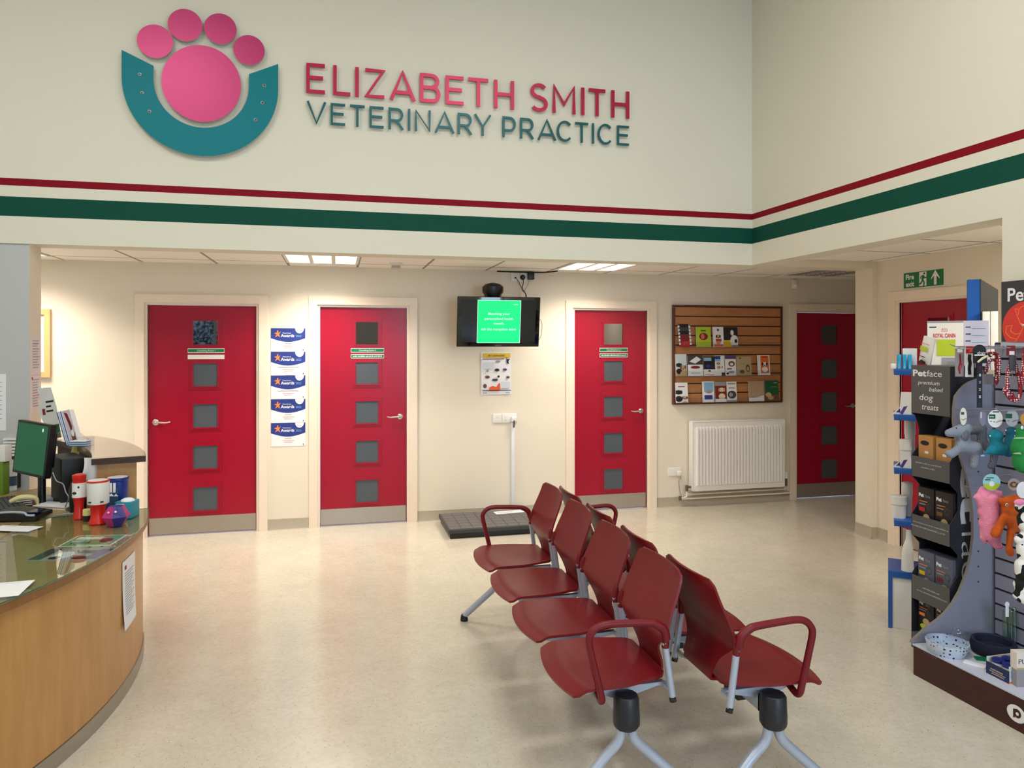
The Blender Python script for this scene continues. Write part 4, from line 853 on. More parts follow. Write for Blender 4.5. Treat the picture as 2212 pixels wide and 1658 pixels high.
g = G(); st_ = mc - nz_ * 0.055; g.tube([(st_.x, st_.y, ZT + 0.01), (st_.x, st_.y, mc.z - 0.05)], 0.02, BLACK, 12); g.lathe([(0.055, 0), (0.055, 0.006), (0.03, 0.02)], BLACK, Matrix.Translation((st_.x, st_.y, ZT)), 24); g.build('stand', t)
# computer tower standing behind the screen in the shade
pc = pol(1.84, 29.0)
G().box(-0.06, 0.06, -0.17, 0.10, ZT, ZT + 0.268, mat('case_black', (7, 7, 9), 0.5), rotz((pc.x, pc.y, 0), math.radians(29)), bev=0.006).build('computer_case', **tags('black computer case on the worktop behind the green monitor', 'computer'))
# keyboard, terminal
kb = at(14, 1092, 3.95); Mk = rotz((kb.x, kb.y, 0), math.radians(-62)); t = thing('keyboard', (kb.x, kb.y, ZT), 'black keyboard on the reception worktop at the left edge', 'keyboard')
G().box(-0.22, 0.22, -0.075, 0.075, ZT + 0.02, ZT + 0.035, BLACK, Mk, bev=0.004).box(-0.21, 0.21, -0.07, 0.07, ZT, ZT + 0.02, BLACK, Mk).build('keyboard_body', t)
g = G()
for i in range(18):
    for j in range(6): g.box(-0.21 + i * 0.0235, -0.19 + i * 0.0235, -0.067 + j * 0.0225, -0.048 + j * 0.0225, ZT + 0.035, ZT + 0.041, DKGREY, Mk)
o = g.build('keys', t); o['kind'] = 'stuff'
pt = on_z(48, 1108, ZG + 0.02); Mt = rotz((pt.x, pt.y, 0), math.radians(-8)); t = thing('desk_telephone', (pt.x, pt.y, ZG), 'black desk telephone with silver edge beside the keyboard', 'telephone')
g = G(); g.prism([(-0.11, 0.0), (0.11, 0.0), (0.11, 0.02), (-0.03, 0.042), (-0.11, 0.035)], -0.08, 0.08, BLACK, Mt @ frame((0, 0, ZG), (1, 0, 0), (0, 0, 1), (0, -1, 0))); g.build('telephone_base', t)
g = G(); g.tube([(-0.13, -0.085, ZG + 0.03), (-0.05, -0.088, ZG + 0.045), (0.05, -0.088, ZG + 0.043), (0.07, -0.085, ZG + 0.028), (0.105, -0.082, ZG + 0.026)], 0.006, mat('silver_trim', (176, 186, 200), 0.3, metal=0.5), 8, Mt)
g.box(0.05, 0.1, -0.05, 0.03, ZG + 0.03, ZG + 0.036, mat('display_glass', (30, 44, 66), 0.1), Mt); g.build('silver_trim', t)
# black mat, papers and clutter
for (px, py, w_, h_, zz, a, m, lab, nm) in (
    (96, 1072, 0.18, 0.12, 0.02, -35, WHITE, 'white papers heaped on the worktop under the green monitor', 'paper_stack'),
    (122, 1088, 0.22, 0.10, 0.025, -25, TAN, 'tan folder with white papers to the right of the telephone', 'folder'),
    (135, 1095, 0.16, 0.05, 0.006, -25, RED, 'small red card on the worktop behind the red collection pots', 'card')):
    q = on_z(px, py, ZT + zz); M_ = rotz((q.x, q.y, ZT), math.radians(a)); g = G(); n = max(1, int(zz / 0.006))
    for k in range(n): g.box(-w_ / 2 + 0.006 * math.sin(k * 3), w_ / 2 + 0.008 * math.sin(k * 5), -h_ / 2, h_ / 2 + 0.006 * math.cos(k * 2), k * zz / n, (k + 0.8) * zz / n, m if k % 2 == 0 else WHITE, M_)
    g.build(nm, **tags(lab, nm.replace('_', ' ')))
q = on_z(46, 1072, ZT + 0.06); M_ = rotz((q.x, q.y, ZT), 0.5); g = G(); g.prism([(-0.05, 0), (0.05, 0), (0.06, 0.03), (0.03, 0.055), (-0.04, 0.05), (-0.06, 0.02)], -0.04, 0.04, BROWN, M_ @ frame((0, 0, 0), (1, 0, 0), (0, 0, 1), (0, -1, 0)))
for k in range(3): g.box(-0.045, 0.045, -0.045, 0.045, 0.016 + k * 0.012, 0.020 + k * 0.012, WHITE, M_)
g.build('tape_dispenser', **tags('brown and white striped desk holder left of the papers under the monitor', 'desk holder'))
q = on_z(45, 1082, ZT + 0.055); g = G(); g.tube([(q.x - 0.05, q.y, q.z), (q.x, q.y, q.z + 0.02), (q.x + 0.06, q.y + 0.02, q.z + 0.012), (q.x + 0.07, q.y + 0.03, q.z - 0.02)], [0.012, 0.016, 0.014, 0.008], mat('pale_yellow_plastic', (206, 196, 140), 0.5), 10)
g.tube([(q.x + 0.07, q.y + 0.03, q.z - 0.02), (q.x + 0.075, q.y + 0.035, ZT)], 0.008, mat('pale_yellow_plastic', (206, 196, 140), 0.5), 8)
g.build('stapler', **tags('pale yellow curved desk stapler in front of the monitor foot', 'stapler'))
g = G(); c0 = at(114, 1020, 3.95); pts = [c0, at(122, 1038, 3.93), at(136, 1045, 3.9), at(142, 1062, 3.86), at(148, 1075, 3.83), on_z(140, 1100, ZT + 0.005), on_z(150, 1108, ZT + 0.005), on_z(120, 1112, ZT + 0.005), on_z(160, 1108, ZT + 0.005)]
g.tube(pts, 0.003, GREYL, 6); g.build('white_cable', **tags('thin white cable curling from the monitor down onto the worktop', 'cable'))
for (px, w_, h_, m, z0, lab, nm) in ((-3, 0.05, 0.2, mat('file_green', (96, 130, 30), 0.6), ZT, 'lime green box file at the left edge behind the keyboard', 'box_file'), (2, 0.05, 0.1, WPLAST, 0.945, 'white card leaning on top of the dark box at the left edge', 'card')):
    q = at(px, 1000, 4.35); M_ = FACE((q.x, q.y, z0)); G().box(-w_ / 2, w_ / 2, 0, h_, -0.06, 0.0, m, M_, bev=0.003).build(nm, **tags(lab, nm.replace('_', ' ')))
q = at(24, 1005, 4.5); g = G(); g.lathe([(0.03, 0), (0.032, 0.1), (0.028, 0.14), (0.012, 0.16), (0.012, 0.19)], WPLAST, Matrix.Translation((q.x, q.y, ZT)), 18); g.lathe([(0.0325, 0.03), (0.0325, 0.09)], mat('label_slate', (60, 76, 98), 0.6), Matrix.Translation((q.x, q.y, ZT)), 18); g.build('spray_bottle', **tags('white bottle with a dark label standing behind the left side of the monitor', 'bottle'))
q = at(20, 960, 4.55); g = G()
for i in range(6): z = 0.95 + i * 0.02; g.box(-0.04, 0.04, z, z + 0.012, -0.03, 0.0, WHITE, FACE((q.x, q.y, 0)))
g.box(-0.045, 0.045, ZT, 0.95, -0.04, 0.0, BLACK, FACE((q.x, q.y, 0))); g.build('letter_rack', **tags('letter rack with stacked white envelopes behind the left side of the monitor', 'letter rack'))
q = pol(1.97, 40, 1.0485); M_ = rotz(q, math.radians(35)); g = G()
g.sheet(lambda u, v: (0.2 * (u - 0.5), 0.14 * (v - 0.5), 0.002 + 0.05 * math.sin(PI * u) * (0.5 + 0.5 * math.sin(3 * v)) + 0.03 * math.sin(2.2 * u + 1)), 8, 6, 0.001, CLEAR, M_); g.build('plastic_bag', **tags('crumpled clear plastic bag on the raised counter behind the monitor', 'plastic bag'))
# sign with a tree-shaped top on the raised counter
q = at(111, 988, 4.62); q.z = 1.0485; M_ = FACE(q) @ Matrix.Rotation(math.radians(-0.5), 4, 'X') @ Matrix.Rotation(math.radians(9), 4, 'Z'); g = G()
pts = [(-0.03, 0), (0.065, 0), (0.062, 0.20), (0.045, 0.33), (0.0, 0.335), (-0.012, 0.33), (-0.03, 0.355), (-0.042, 0.33), (-0.034, 0.30), (-0.026, 0.26), (-0.048, 0.252), (-0.05, 0.16), (-0.03, 0.1)]
g.prism(pts, -0.004, 0, mat('sign_pale', (206, 208, 206), 0.6), M_); g.box(-0.028, 0.064, 0.002, 0.09, 0, 0.001, DGREEN, M_)
for k, (a, b) in enumerate(((0.0, 0.05), (-0.002, 0.03), (-0.004, 0.04))): g.box(a, b, 0.235 - k * 0.03, 0.247 - k * 0.03, 0, 0.001, INK, M_)
g.box(-0.03, -0.012, 0.16, 0.20, 0, 0.001, MARO, M_); g.box(-0.03, 0.065, 0, 0.012, -0.03, 0.012, CLEAR, M_); g.build('counter_sign', **tags('pale grey cut-out sign with a green foot standing on the raised counter behind the monitor', 'sign'))
# leaning stack of magazines
q = on_z(150, 960, 1.0485); M_ = FACE(q) @ Matrix.Rotation(math.radians(16), 4, 'Z')
cols = [NAVY, WHITE, SKY, WHITE, NAVY, WHITE, mat('print_mushroom', (172, 146, 122))]
for k in range(7):
    g = G(); Mk_ = M_ @ Matrix.Translation((-0.022 + k * 0.0055, 0, 0.0)); g.box(0, 0.005, 0, 0.21, -0.12, 0, cols[k], Mk_) if k < 6 else g.box(0, 0.046, 0, 0.208, -0.004, 0.0, WHITE, Mk_)
    if k == 6: g.art(Mk_, 0.046, 0.208, [('r', 0, 0, 1, 1, mat('print_lilac', (206, 196, 204), 0.5)), ('p', [(.2, .95), (.6, .9), (.8, .5), (.5, .3), (.4, .6)], MARO), ('p', [(.4, .4), (.9, .3), (.8, .02), (.3, .02)], BROWN), ('e', .6, .3, .2, .1, WHITE)])
    g.build('magazine', **tags('maroon and brown pictured magazine at the front of the leaning row on the counter' if k == 6 else '%s spine from the left in the row of magazines leaning on the raised counter' % ['first', 'second', 'third', 'fourth', 'fifth', 'sixth'][k], 'magazine', 'leaning magazines on the raised counter'))
q = on_z(172, 963, 1.0485); M_ = FACE(q); t = thing('card_holder', q, 'clear plastic holder of business cards on the raised counter', 'card holder')
g = G(); g.box(-0.06, 0.06, 0, 0.003, -0.05, 0.03, CLEAR, M_); g.box(-0.06, 0.06, 0, 0.03, 0.028, 0.03, CLEAR, M_); g.box(-0.06, 0.06, 0, 0.05, -0.05, -0.048, CLEAR, M_); g.box(-0.06, -0.058, 0, 0.04, -0.05, 0.03, CLEAR, M_); g.box(0.058, 0.06, 0, 0.055, -0.05, 0.03, CLEAR, M_); g.build('holder', t)
g = G()
for k in range(5): g.box(-0.052, 0.046, 0.004 + k * 0.006, 0.008 + k * 0.006, -0.04, 0.02, WHITE if k % 2 == 0 else SKY, M_)
g.build('business_cards', t)
# notes hanging from the inner counter edge
def on_r(px, py, r):
    d = ray(px, py); a = d.x ** 2 + d.y ** 2; b = -2 * (d.x * CXD + d.y * CYD); c = CXD ** 2 + CYD ** 2 - r * r; D = b * b - 4 * a * c
    return CAM + d * ((-b + math.sqrt(max(D, 0))) / (2 * a)) if D > 0 else CAM + d * (-b / (2 * a))
for (px, py, w_, h_, m, tilt, lab) in ((159, 992, 0.028, 0.07, mat('note_grey', (200, 198, 196), 0.7), 0, 'small grey note stuck inside the raised counter edge'), (168, 985, 0.03, 0.07, mat('note_cream', (206, 196, 160), 0.7), -3, 'cream note stuck inside the raised counter beside the yellow one'), (178, 988, 0.05, 0.075, mat('note_yellow', (214, 196, 120), 0.7), -14, 'yellow sticky note hanging inside the raised counter')):
    q = at(px, py, 4.02); q = on_z(px, 973, 1.012); q = pol(1.9235, math.degrees(math.atan2(q.y - CYD, q.x - CXD)), 1.044); M_ = FACE(q) @ Matrix.Rotation(math.radians(tilt), 4, 'Z'); G().box(-w_ / 2, w_ / 2, -h_, 0, 0, 0.001, m, M_).build('sticky_note', **tags(lab, 'note', 'notes inside the counter'))
q = on_z(202, 980, 1.05); q = pol(1.919, 19.0, 1.03); M_ = FACE(q); g = G(); g.sheet(lambda u, v: ((v - 0.5) * (0.06 + 0.05 * u) + 0.012 * math.sin(3 * u), -0.125 * u, 0.01 * math.sin(9 * v + 2 * u) * u + 0.006), 10, 10, 0.0012, WHITE, M_)
g.build('paper_towel', **tags('white paper towel hanging over the inner edge of the raised counter', 'paper towel'))
# items on the glass
def pot(px, py, R, H_, lab, tall):
    q = on_z(px, py, ZG); t = thing('collection_pot', q, lab, 'collection pot', 'red and white charity collection pots'); RP = mat('pot_red', (200, 26, 20), 0.3, var=0.03); M_ = Matrix.Translation(q)
    if tall:
        G().lathe([(R * .9, 0), (R * .9, .008), (R * .75, .02), (R * .68, .06), (R * .75, .09), (R * .95, .11)], RP, M_).build('pot_base', t)
        G().lathe([(R, .11), (R, .185)], WPLAST, M_).build('label_band', t); G().lathe([(R * .93, .185), (R * .9, .20), (R * .97, .205), (R * .97, .225), (R * .6, .23)], RP, M_).build('pot_lid', t)
        G().ball((R * -.35, -R * .93, .135), (.012, .004, .007), INK, M_).ball((R * .2, -R * .98, .165), (.005, .003, .006), INK, M_).build('printed_dog', t)
    else:
        G().lathe([(R * .88, 0), (R * .88, .008), (R * .72, .022), (R * .66, .05), (R * .72, .08), (R * .9, .098)], RP, M_).build('pot_base', t)
        g = G(); g.lathe([(R * .98, .098), (R, .10), (R * 1.03, .205), (R * 1.03, .208)], WPLAST, M_); g.build('label_band', t)
        g = G(); g.lathe([(R * 1.045, .208), (R * 1.045, .215), (R * .9, .216)], RP, M_); g.lathe([(R * .9, .2165), (R * .5, .2175)], WPLAST, M_); g.build('pot_lid', t)
        g = G()
        for a in (-120, -55): g.ball((R * 1.0 * math.cos(math.radians(a)), R * 1.0 * math.sin(math.radians(a)), .112), (.009, .009, .004), INK, M_)
        g.build('printed_mark', t)
    return q
pot(212, 1128, 0.050, 0.22, 'wide red collection pot with a white drum on the glass worktop', False)
pot(171, 1118, 0.033, 0.23, 'slim tall red collection pot with a white band and small printed dog', True)
q = on_z(254, 1107, ZG); M_ = FACE(q) @ Matrix.Rotation(0.15, 4, 'Y'); t = thing('collection_tin', q, 'dark blue collection tin with a white printed panel behind the hexagonal box', 'collection tin')
g = G(); g.lathe([(0.046, 0), (0.046, 0.012), (0.04, 0.02), (0.044, 0.06), (0.052, 0.075), (0.052, 0.175), (0.056, 0.18), (0.056, 0.192), (0.05, 0.193)], mat('tin_blue', (20, 44, 130), 0.35), Matrix.Translation(q)); g.build('tin_body', t)
g = G(); g.lathe([(0.05, 0.193), (0.046, 0.194)], WPLAST, Matrix.Translation(q))
for k in range(3): g.box(-0.03 + k * 0.018, -0.018 + k * 0.018, 0.12, 0.17, 0.050, 0.0535, WHITE, FACE(q))
g.prism([(-0.02, 0.10), (-0.005, 0.115), (0.01, 0.10), (0.02, 0.113), (0.03, 0.10)], 0.049, 0.0537, WHITE, FACE(q)); g.build('printed_panel', t)
# hexagonal gift box
q = on_z(251, 1133, ZG); M_ = FACE(q); HP = mat('box_magenta', (176, 36, 110), 0.4); HB = mat('box_indigo', (40, 36, 120), 0.4); HO = mat('box_peach', (220, 140, 80), 0.4); g = G()
R_ = 0.066; lv = [(0.036, 0.0), (R_, 0.045), (0.036, 0.095)]; vv = []
for r, z in lv: vv += [(r * math.cos(PI / 3 * k + 0.3), z, r * math.sin(PI / 3 * k + 0.3)) for k in range(6)]
for k in range(6):
    m = (HB, HP, HO, HP, HB, HP)[k]; k2 = (k + 1) % 6
    for l in (0, 1): g.add([vv[l * 6 + k], vv[l * 6 + k2], vv[l * 6 + 6 + k2], vv[l * 6 + 6 + k]], [(0, 1, 2, 3)], m, M_)
g.add(vv[:6], [(0, 1, 2, 3, 4, 5)], HP, M_); g.add(vv[12:], [(0, 1, 2, 3, 4, 5)], HB, M_)
t = thing('hexagonal_box', q, 'small faceted magenta, indigo and peach box in front of the blue tin', 'box'); g.build('box_body', t)
G().ball((-0.012, 0.072, 0.048), 0.006, mat('print_pink', (236, 180, 214), 0.4), M_, 10).ball((0.022, 0.075, 0.046), 0.006, WHITE, M_, 10).tube([(0.01, 0.1, 0), (0.03, 0.085, 0.045), (0.055, 0.06, 0.035)], 0.0015, PURP, 6, M_).build('printed_dot', t)
# teal tissue box and blue box behind
q = on_z(285, 1114, ZG); q = pol(2.105, 9.2, ZG); M_ = FACE(q); t = thing('tissue_box', q, 'teal patterned box with a rounded white top at the right end of the glass worktop', 'box')
g = G(); g.box(-0.05, 0.036, 0, 0.085, -0.05, 0.035, mat('box_teal', (40, 140, 160), 0.45, var=0.15, scale=50), M_, bev=0.003); g.build('box_body', t)
g = G(); g.lathe([(0.034, 0.085), (0.032, 0.091), (0.02, 0.098), (0.005, 0.1)], WHITE, Matrix.Translation(q), 20, 1, 1); g.build('rounded_top', t)
g = G(); g.art(M_ @ Matrix.Translation((-0.05, 0, 0.0352)), 0.086, 0.085, [('e', .6, .5, .1, .22, TAN), ('e', .72, .42, .1, .18, mat('print_cream', (226, 206, 180))), ('r', .1, .85, .6, .9, WHITE)]); g.build('printed_panel', t)
q = pol(2.02, 12.4, ZG); G().box(-0.055, 0.05, 0, 0.14, -0.03, 0.03, mat('box_navy_teal', (24, 62, 98), 0.4, var=0.1), FACE(q), bev=0.004).build('storage_box', **tags('dark blue box behind the teal tissue box', 'box'))
q = on_z(189, 1121, ZG); t = thing('small_jar', q, 'small pale yellow and black jar between the two red collection pots', 'jar'); M_ = Matrix.Translation(q)
G().lathe([(0.022, 0), (0.022, 0.022)], BLACK, M_, 18).build('jar_base', t); G().lathe([(0.0225, 0.022), (0.0225, 0.05), (0.02, 0.053)], mat('jar_label', (212, 206, 130), 0.5), M_, 18).build('jar_label', t)
q = on_z(205, 1060, ZT + 0.1); q = pol(1.86, 18.0, ZT); g = G(); g.lathe([(0.04, 0), (0.045, 0.12), (0.035, 0.16), (0.015, 0.2)], mat('bottle_green_black', (16, 30, 24), 0.3), Matrix.Translation(q), 20); g.build('dark_bottle', **tags('dark green-black bottle standing below the hanging paper towel', 'bottle'))
# papers under the glass
def flat_sheet(corners, lab, ops, m=WHITE, z=0.7446, nm='leaflet_under_glass', cat='leaflet'):
    P = [on_z(px, py, z) for px, py in corners]; ex = (P[1] - P[0]); W_ = ex.length; ex.normalize(); ey = Vector((-ex.y, ex.x, 0)); H_ = (P[3] - P[0]).dot(ey); M_ = frame(P[0], ex, ey, (0, 0, 1)); g = G(); g.box(0, W_, 0, H_, 0, 0.0006, m, M_); g.art(M_ @ Matrix.Translation((0, 0, 0.0006)), W_, H_, ops, z0=0.0001); g.build(nm, **tags(lab, cat))
flat_sheet([(122, 1181), (238, 1178), (300, 1158), (160, 1157)], 'green printed leaflet lying under the desk glass', [('r', .04, .05, .96, .95, mat('print_mint', (120, 160, 130), 0.6)), ('r', .1, .6, .6, .85, WHITE), ('r', .15, .2, .5, .4, DGREEN), ('e', .75, .5, .12, .2, MARO)])
flat_sheet([(52, 1211), (205, 1210), (250, 1183), (110, 1184)], 'dark and pale patterned leaflet lying under the desk glass, nearer the edge', [('r', 0, 0, 1, 1, GREYL), ('r', .02, .05, .2, .95, DKGREY), ('e', .4, .4, .14, .3, mat('print_pale', (206, 212, 226), 0.7)), ('e', .35, .2, .08, .12, INK), ('e', .7, .2, .1, .12, INK), ('r', .55, .55, .8, .8, DKGREY), ('r', .8, .1, .97, .9, PURP)])
flat_sheet([(-70, 1296), (40, 1286), (62, 1270), (-40, 1262)], 'white sheet of paper lying on the glass at the left edge', [('r', .1, .9, .8, .91, GREYL)], z=ZG + 0.0004, nm='paper_sheet', cat='paper')
flat_sheet([(-30, 1145), (60, 1148), (90, 1136), (5, 1134)], 'white folded paper on the glass at the left near the telephone', [('r', .1, .8, .8, .82, GREYL)], z=ZG + 0.0004, nm='paper_sheet', cat='paper')
# notice on the desk front
a0 = math.degrees(math.atan2(3.69 - CYD, 2.17)); a1 = math.degrees(math.atan2(3.90 - CYD, 2.17)); g = G()
def nt(u, v): p = pol(2.173 + 0.012 * (1 - v) ** 3 * (1 - u * 0.5), a0 + (a1 - a0) * u, 0.318 + 0.32 * v); return (p.x, p.y, p.z)
g.sheet(nt, 10, 12, 0.0008, WHITE)
for k in range(17):
    v0 = 0.80 - k * 0.038; g.sheet(lambda u, v, v0=v0, k=k: (lambda p: (p.x, p.y, p.z))(pol(2.1742 + 0.012 * (1 - v0) ** 3 * (1 - (0.15 + 0.6 * u) * 0.5), a0 + (a1 - a0) * (0.15 + (0.7 - 0.1 * (k % 3)) * u), 0.318 + 0.32 * (v0 + 0.011 * v))), 5, 1, 0.0002, GREYL)
g.sheet(lambda u, v: (lambda p: (p.x, p.y, p.z))(pol(2.1744, a0 + (a1 - a0) * (0.14 + 0.12 * u), 0.318 + 0.32 * (0.86 + 0.06 * v))), 2, 1, 0.0002, MARO)
g.build('desk_notice', **tags('white printed notice taped to the curved maple desk front', 'notice'))
# ================================================================== pet shop display unit
LIL = mat('lilac_grey_laminate', (136, 137, 156), 0.4, var=0.02); LILD = mat('slat_groove_dark', (34, 30, 40), 0.6)
PLN = wood('wenge_plinth', (50, 14, 12), (66, 22, 16), 0.4, 1, 1, 4); PLT = mat('plinth_top', (196, 200, 216), 0.35, var=0.02)
A_, B_ = Vector((2.82, 3.03, 0)), Vector((3.272, 2.966, 0)); pe = (B_ - A_).normalized(); pn = Vector((pe.y, -pe.x, 0))
t = thing('display_unit', (3.05, 2.4, 0), 'lilac grey slatwall pet shop display with dark brown plinth and curved end panel', 'display unit')
YN = 1.35
g = G(); g.prism([(2.822, 3.02), (3.27, 2.958), (3.27, YN), (2.885, YN)], 0, 0.147, PLN); g.build('plinth', t)
g = G(); g.prism([(2.818, 3.025), (3.275, 2.962), (3.275, YN), (2.881, YN)], 0.147, 0.153, PLT); g.build('plinth_top', t)
Mb = frame((2.8215, 3.02, 0), ((2.885 - 2.822) / 1.6713, (YN - 3.02) / 1.6713, 0), (0, 0, 1), (-0.99929, -0.0377, 0))
q = on_plane(2196, 1541, Vector((2.8215, 3.02, 0)), Vector((0.99929, 0.0377, 0))); s_ = (q - Vector((2.8215, 3.02, 0))).dot(Vector((0.0377, -0.99929, 0)))
g = G(); Mr = Mb @ Matrix.Translation((s_, q.z, 0.001)); g.disc(0, 0, 0.043, 0.036, 0, 0.001, WHITE, Mr); g.disc(0.004, 0.003, 0.018, 0.019, 0.001, 0.0014, PLN, Mr); g.box(-0.014, -0.006, -0.02, 0.018, 0.001, 0.0014, PLN, Mr); g.disc(0.005, 0.002, 0.007, 0.007, 0.0014, 0.0018, WHITE, Mr); g.build('round_badge', t)
crv = [(1968, 1389), (1972, 1383), (1998, 1359), (2027, 1338), (2045, 1321), (2059, 1303), (2074, 1277), (2086, 1247), (2094, 1220), (2099, 1194), (2103, 1160), (2103, 1106), (2099, 1075), (2093, 1045), (2074, 979), (2066, 945), (2061, 911), (2061.5, 881), (2065, 856), (2075, 841.6), (2085.6, 831), (2096.5, 824), (2109.5, 819), (2130, 813), (2152, 810)]
pts = []
for px, py in crv:
    q = on_plane(px, py, A_, pn); pts.append(((q - A_).dot(pe), max(0.153, q.z)))
Mp = frame(A_, pe, (0, 0, 1), pn)
if (Mp.to_3x3() @ Vector((0, 0, 1))).y > 0: pass
L_ = (B_ - A_).length; pts = [p for p in pts if p[0] <= L_]
zt_ = pts[-1][1]
g = G(); g.prism([(0, 0.153)] + pts[1:] + [(L_, zt_), (L_, 0.153)], -0.018, 0.0, LIL, frame(A_, pe, (0, 0, 1), Vector((-pe.y, pe.x, 0)) * -1 if False else pe.cross(Vector((0, 0, 1)))), side=mat('panel_edge_trim', (120, 116, 112), 0.5))
Mi = frame(A_, pe, (0, 0, 1), pe.cross(Vector((0, 0, 1))))
for px in (2113, 2150):
    for py in (1018, 1120, 1190, 1223, 1256):
        q = on_plane(px, py, A_, pn); g.disc((q - A_).dot(pe), q.z, 0.0045, 0.0045, 0, 0.0008, LILD, Mi, n=10)
g.build('curved_end_panel', t)
g = G(); Z0, Z1 = 0.153, 1.665; g.box(3.262, 3.275, YN, 2.962, Z0, Z1, LILD)
zz = 0.19
while zz < Z1: g.box(3.25, 3.262, YN, 2.948, zz + 0.006, min(Z1, zz + 0.0715), LIL); zz += 0.0776
g.box(3.25, 3.262, YN, 2.948, Z0, 0.182, LIL); g.build('slatwall_back', t)
# header sign
yl = on_x(2163, 690, 3.2).y; zb = 1.672; zt = 1.968; W_ = 0.75; Ms = wall_side((3.2, yl, zb)); g = G(); HG = mat('header_charcoal', (52, 52, 58), 0.5); HR = mat('header_red', (214, 54, 50), 0.5)
g.box(0, W_, 0, zt - zb, -0.006, 0, HG, Ms)
cx_, cz_, R_ = 0.132, 0.068, 0.125; cp = []
for k in range(60):
    a = 2 * PI * k / 60; cp.append((max(0.001, cx_ + R_ * math.cos(a)), max(0.0, cz_ + R_ * math.sin(a))))
g.prism(cp, 0, 0.0008, HR, Ms); OL = mat('header_orange', (240, 130, 50), 0.5)
for ln in ([(0.10, 0.12), (0.085, 0.165), (0.075, 0.205), (0.095, 0.20), (0.11, 0.215), (0.15, 0.222), (0.185, 0.21), (0.20, 0.175), (0.19, 0.14), (0.165, 0.12)], [(0.095, 0.20), (0.092, 0.165)],
           [(0.165, 0.12), (0.17, 0.08), (0.19, 0.04), (0.2, 0.004)], [(0.10, 0.12), (0.12, 0.10), (0.105, 0.06), (0.085, 0.02), (0.08, 0.004)], [(0.085, 0.02), (0.05, 0.03), (0.025, 0.06), (0.03, 0.10), (0.06, 0.105), (0.05, 0.07), (0.075, 0.05), (0.10, 0.055)], [(0.13, 0.004), (0.135, 0.05), (0.16, 0.07)]):
    g.stroke([(a, b * 0.80 - 0.004 if b > 0.01 else 0.0) for a, b in ln], 0.0035, 0.0008, 0.0014, OL, Ms)
for ln in ([(0.105, 0.11), (0.14, 0.105), (0.125, 0.12)], [(0.125, 0.095), (0.145, 0.125)], [(0.11, 0.10), (0.15, 0.115)]): g.stroke([(a, b * 0.8 - 0.004) for a, b in ln], 0.003, 0.0014, 0.0018, WHITE, Ms)
g.text('Pet', 0.035, zt - zb - 0.098, 0.066, WHITE, Ms, z=0.001, al='l', bold=0.018); g.text('face', 0.185, zt - zb - 0.098, 0.066, WHITE, Ms, z=0.001, al='l')
g.box(0, W_, -0.024, -0.004, -0.012, 0.004, mat('header_rail', (176, 180, 198), 0.4), Ms); g.box(3.2, 3.262, yl - W_, yl, 1.645, 1.66, LIL); g.build('header_sign', t)
# hooks
def hook(px, py, y, zlift=0.0):
    p = None; d = ray(px, py); p = CAM + d * (y / d.y); return p
HK = [(2052, 746, 2.90), (2058, 748, 2.86), (2064, 751, 2.82), (2135, 749, 2.76), (2165, 749, 2.68), (2062, 882, 2.93), (2112, 885, 2.80), (2150, 885, 2.72), (2085, 1052, 2.90), (2113, 1026, 2.86), (2160, 1040, 2.70), (2195, 1045, 2.60)]
for px, py, y in HK:
    p = hook(px, py, y); g = G(); g.tube([(3.25, y, p.z - 0.004), (p.x + 0.03, y, p.z - 0.004), (p.x, y, p.z + 0.006)], 0.0026, mat('hook_wire', (150, 150, 156), 0.4), 6); g.build('hook', t)
def card_item(name, lab, px0, px1, py0, py1, d, base, ops, group=None, th=0.004):
    P0 = at(px0, py1, d); w_ = (px1 - px0) * d / F; h_ = (py1 - py0) * d / F; M_ = FACE(P0); g = G(); g.box(0, w_, 0, h_, -th, 0, base, M_); g.art(M_, w_, h_, ops); return g.build(name, **tags(lab, name.replace('_', ' '), group))
SP = dots('red_polka_webbing', (140, 14, 34), (240, 232, 232), 95, 0.34, 0.7); GC = mat('card_mauve_grey', (150, 136, 140), 0.5)
card_item('collar_pack', 'grey card holding a coiled red collar, leftmost on the top hooks of the pet display', 2064, 2083, 752, 813, 3.50, GC, [('r', .2, .86, .8, .98, WHITE), ('l', [(.5, .8), (.55, .5), (.35, .3), (.5, .1)], 0.008, MARO), ('l', [(.55, .5), (.72, .42), (.5, .22)], 0.006, RED)])
card_item('collar_pack', 'white card with red header holding a black collar, second on the top hooks', 2086, 2103, 748, 814, 3.48, WHITE, [('r', 0, .78, 1, 1, RED), ('p', [(.3, .8), (.6, .92), (.9, .9), (.8, .82)], mat('print_coral', (226, 100, 70))), ('l', [(.5, .74), (.45, .6), (.55, .45), (.45, .3), (.5, .08)], 0.016, INK)])
card_item('collar_pack', 'black card with white lettering beside the white-carded collar', 2103, 2113, 752, 812, 3.52, INK, [('r', .1, .72, .8, .78, WHITE), ('r', .2, .3, .5, .6, GREYL)])
t2 = thing('lead_pack', at(2116, 750, 3.40), 'long black dog lead with small green and white motifs hanging from the top hooks', 'dog lead')
g = G(); M_ = FACE(at(2111, 880, 3.42)); w_, h_ = 0.0245, 0.288; g.box(0, w_, 0, h_ * .9, -.004, 0, mat('lead_black', (16, 20, 40), 0.6), M_)
cl = [DGREEN, WHITE, TAN, GREYL, WHITE, MARO, LIME]; ops = []
for k in range(7): cyk = .06 + k * .12; ops += [('p', [(.25, cyk - .02), (.75, cyk - .02), (.55, cyk), (.75, cyk + .02), (.25, cyk + .02), (.45, cyk)], cl[k])]
g.art(M_, w_, h_, ops); g.build('webbing', t2)
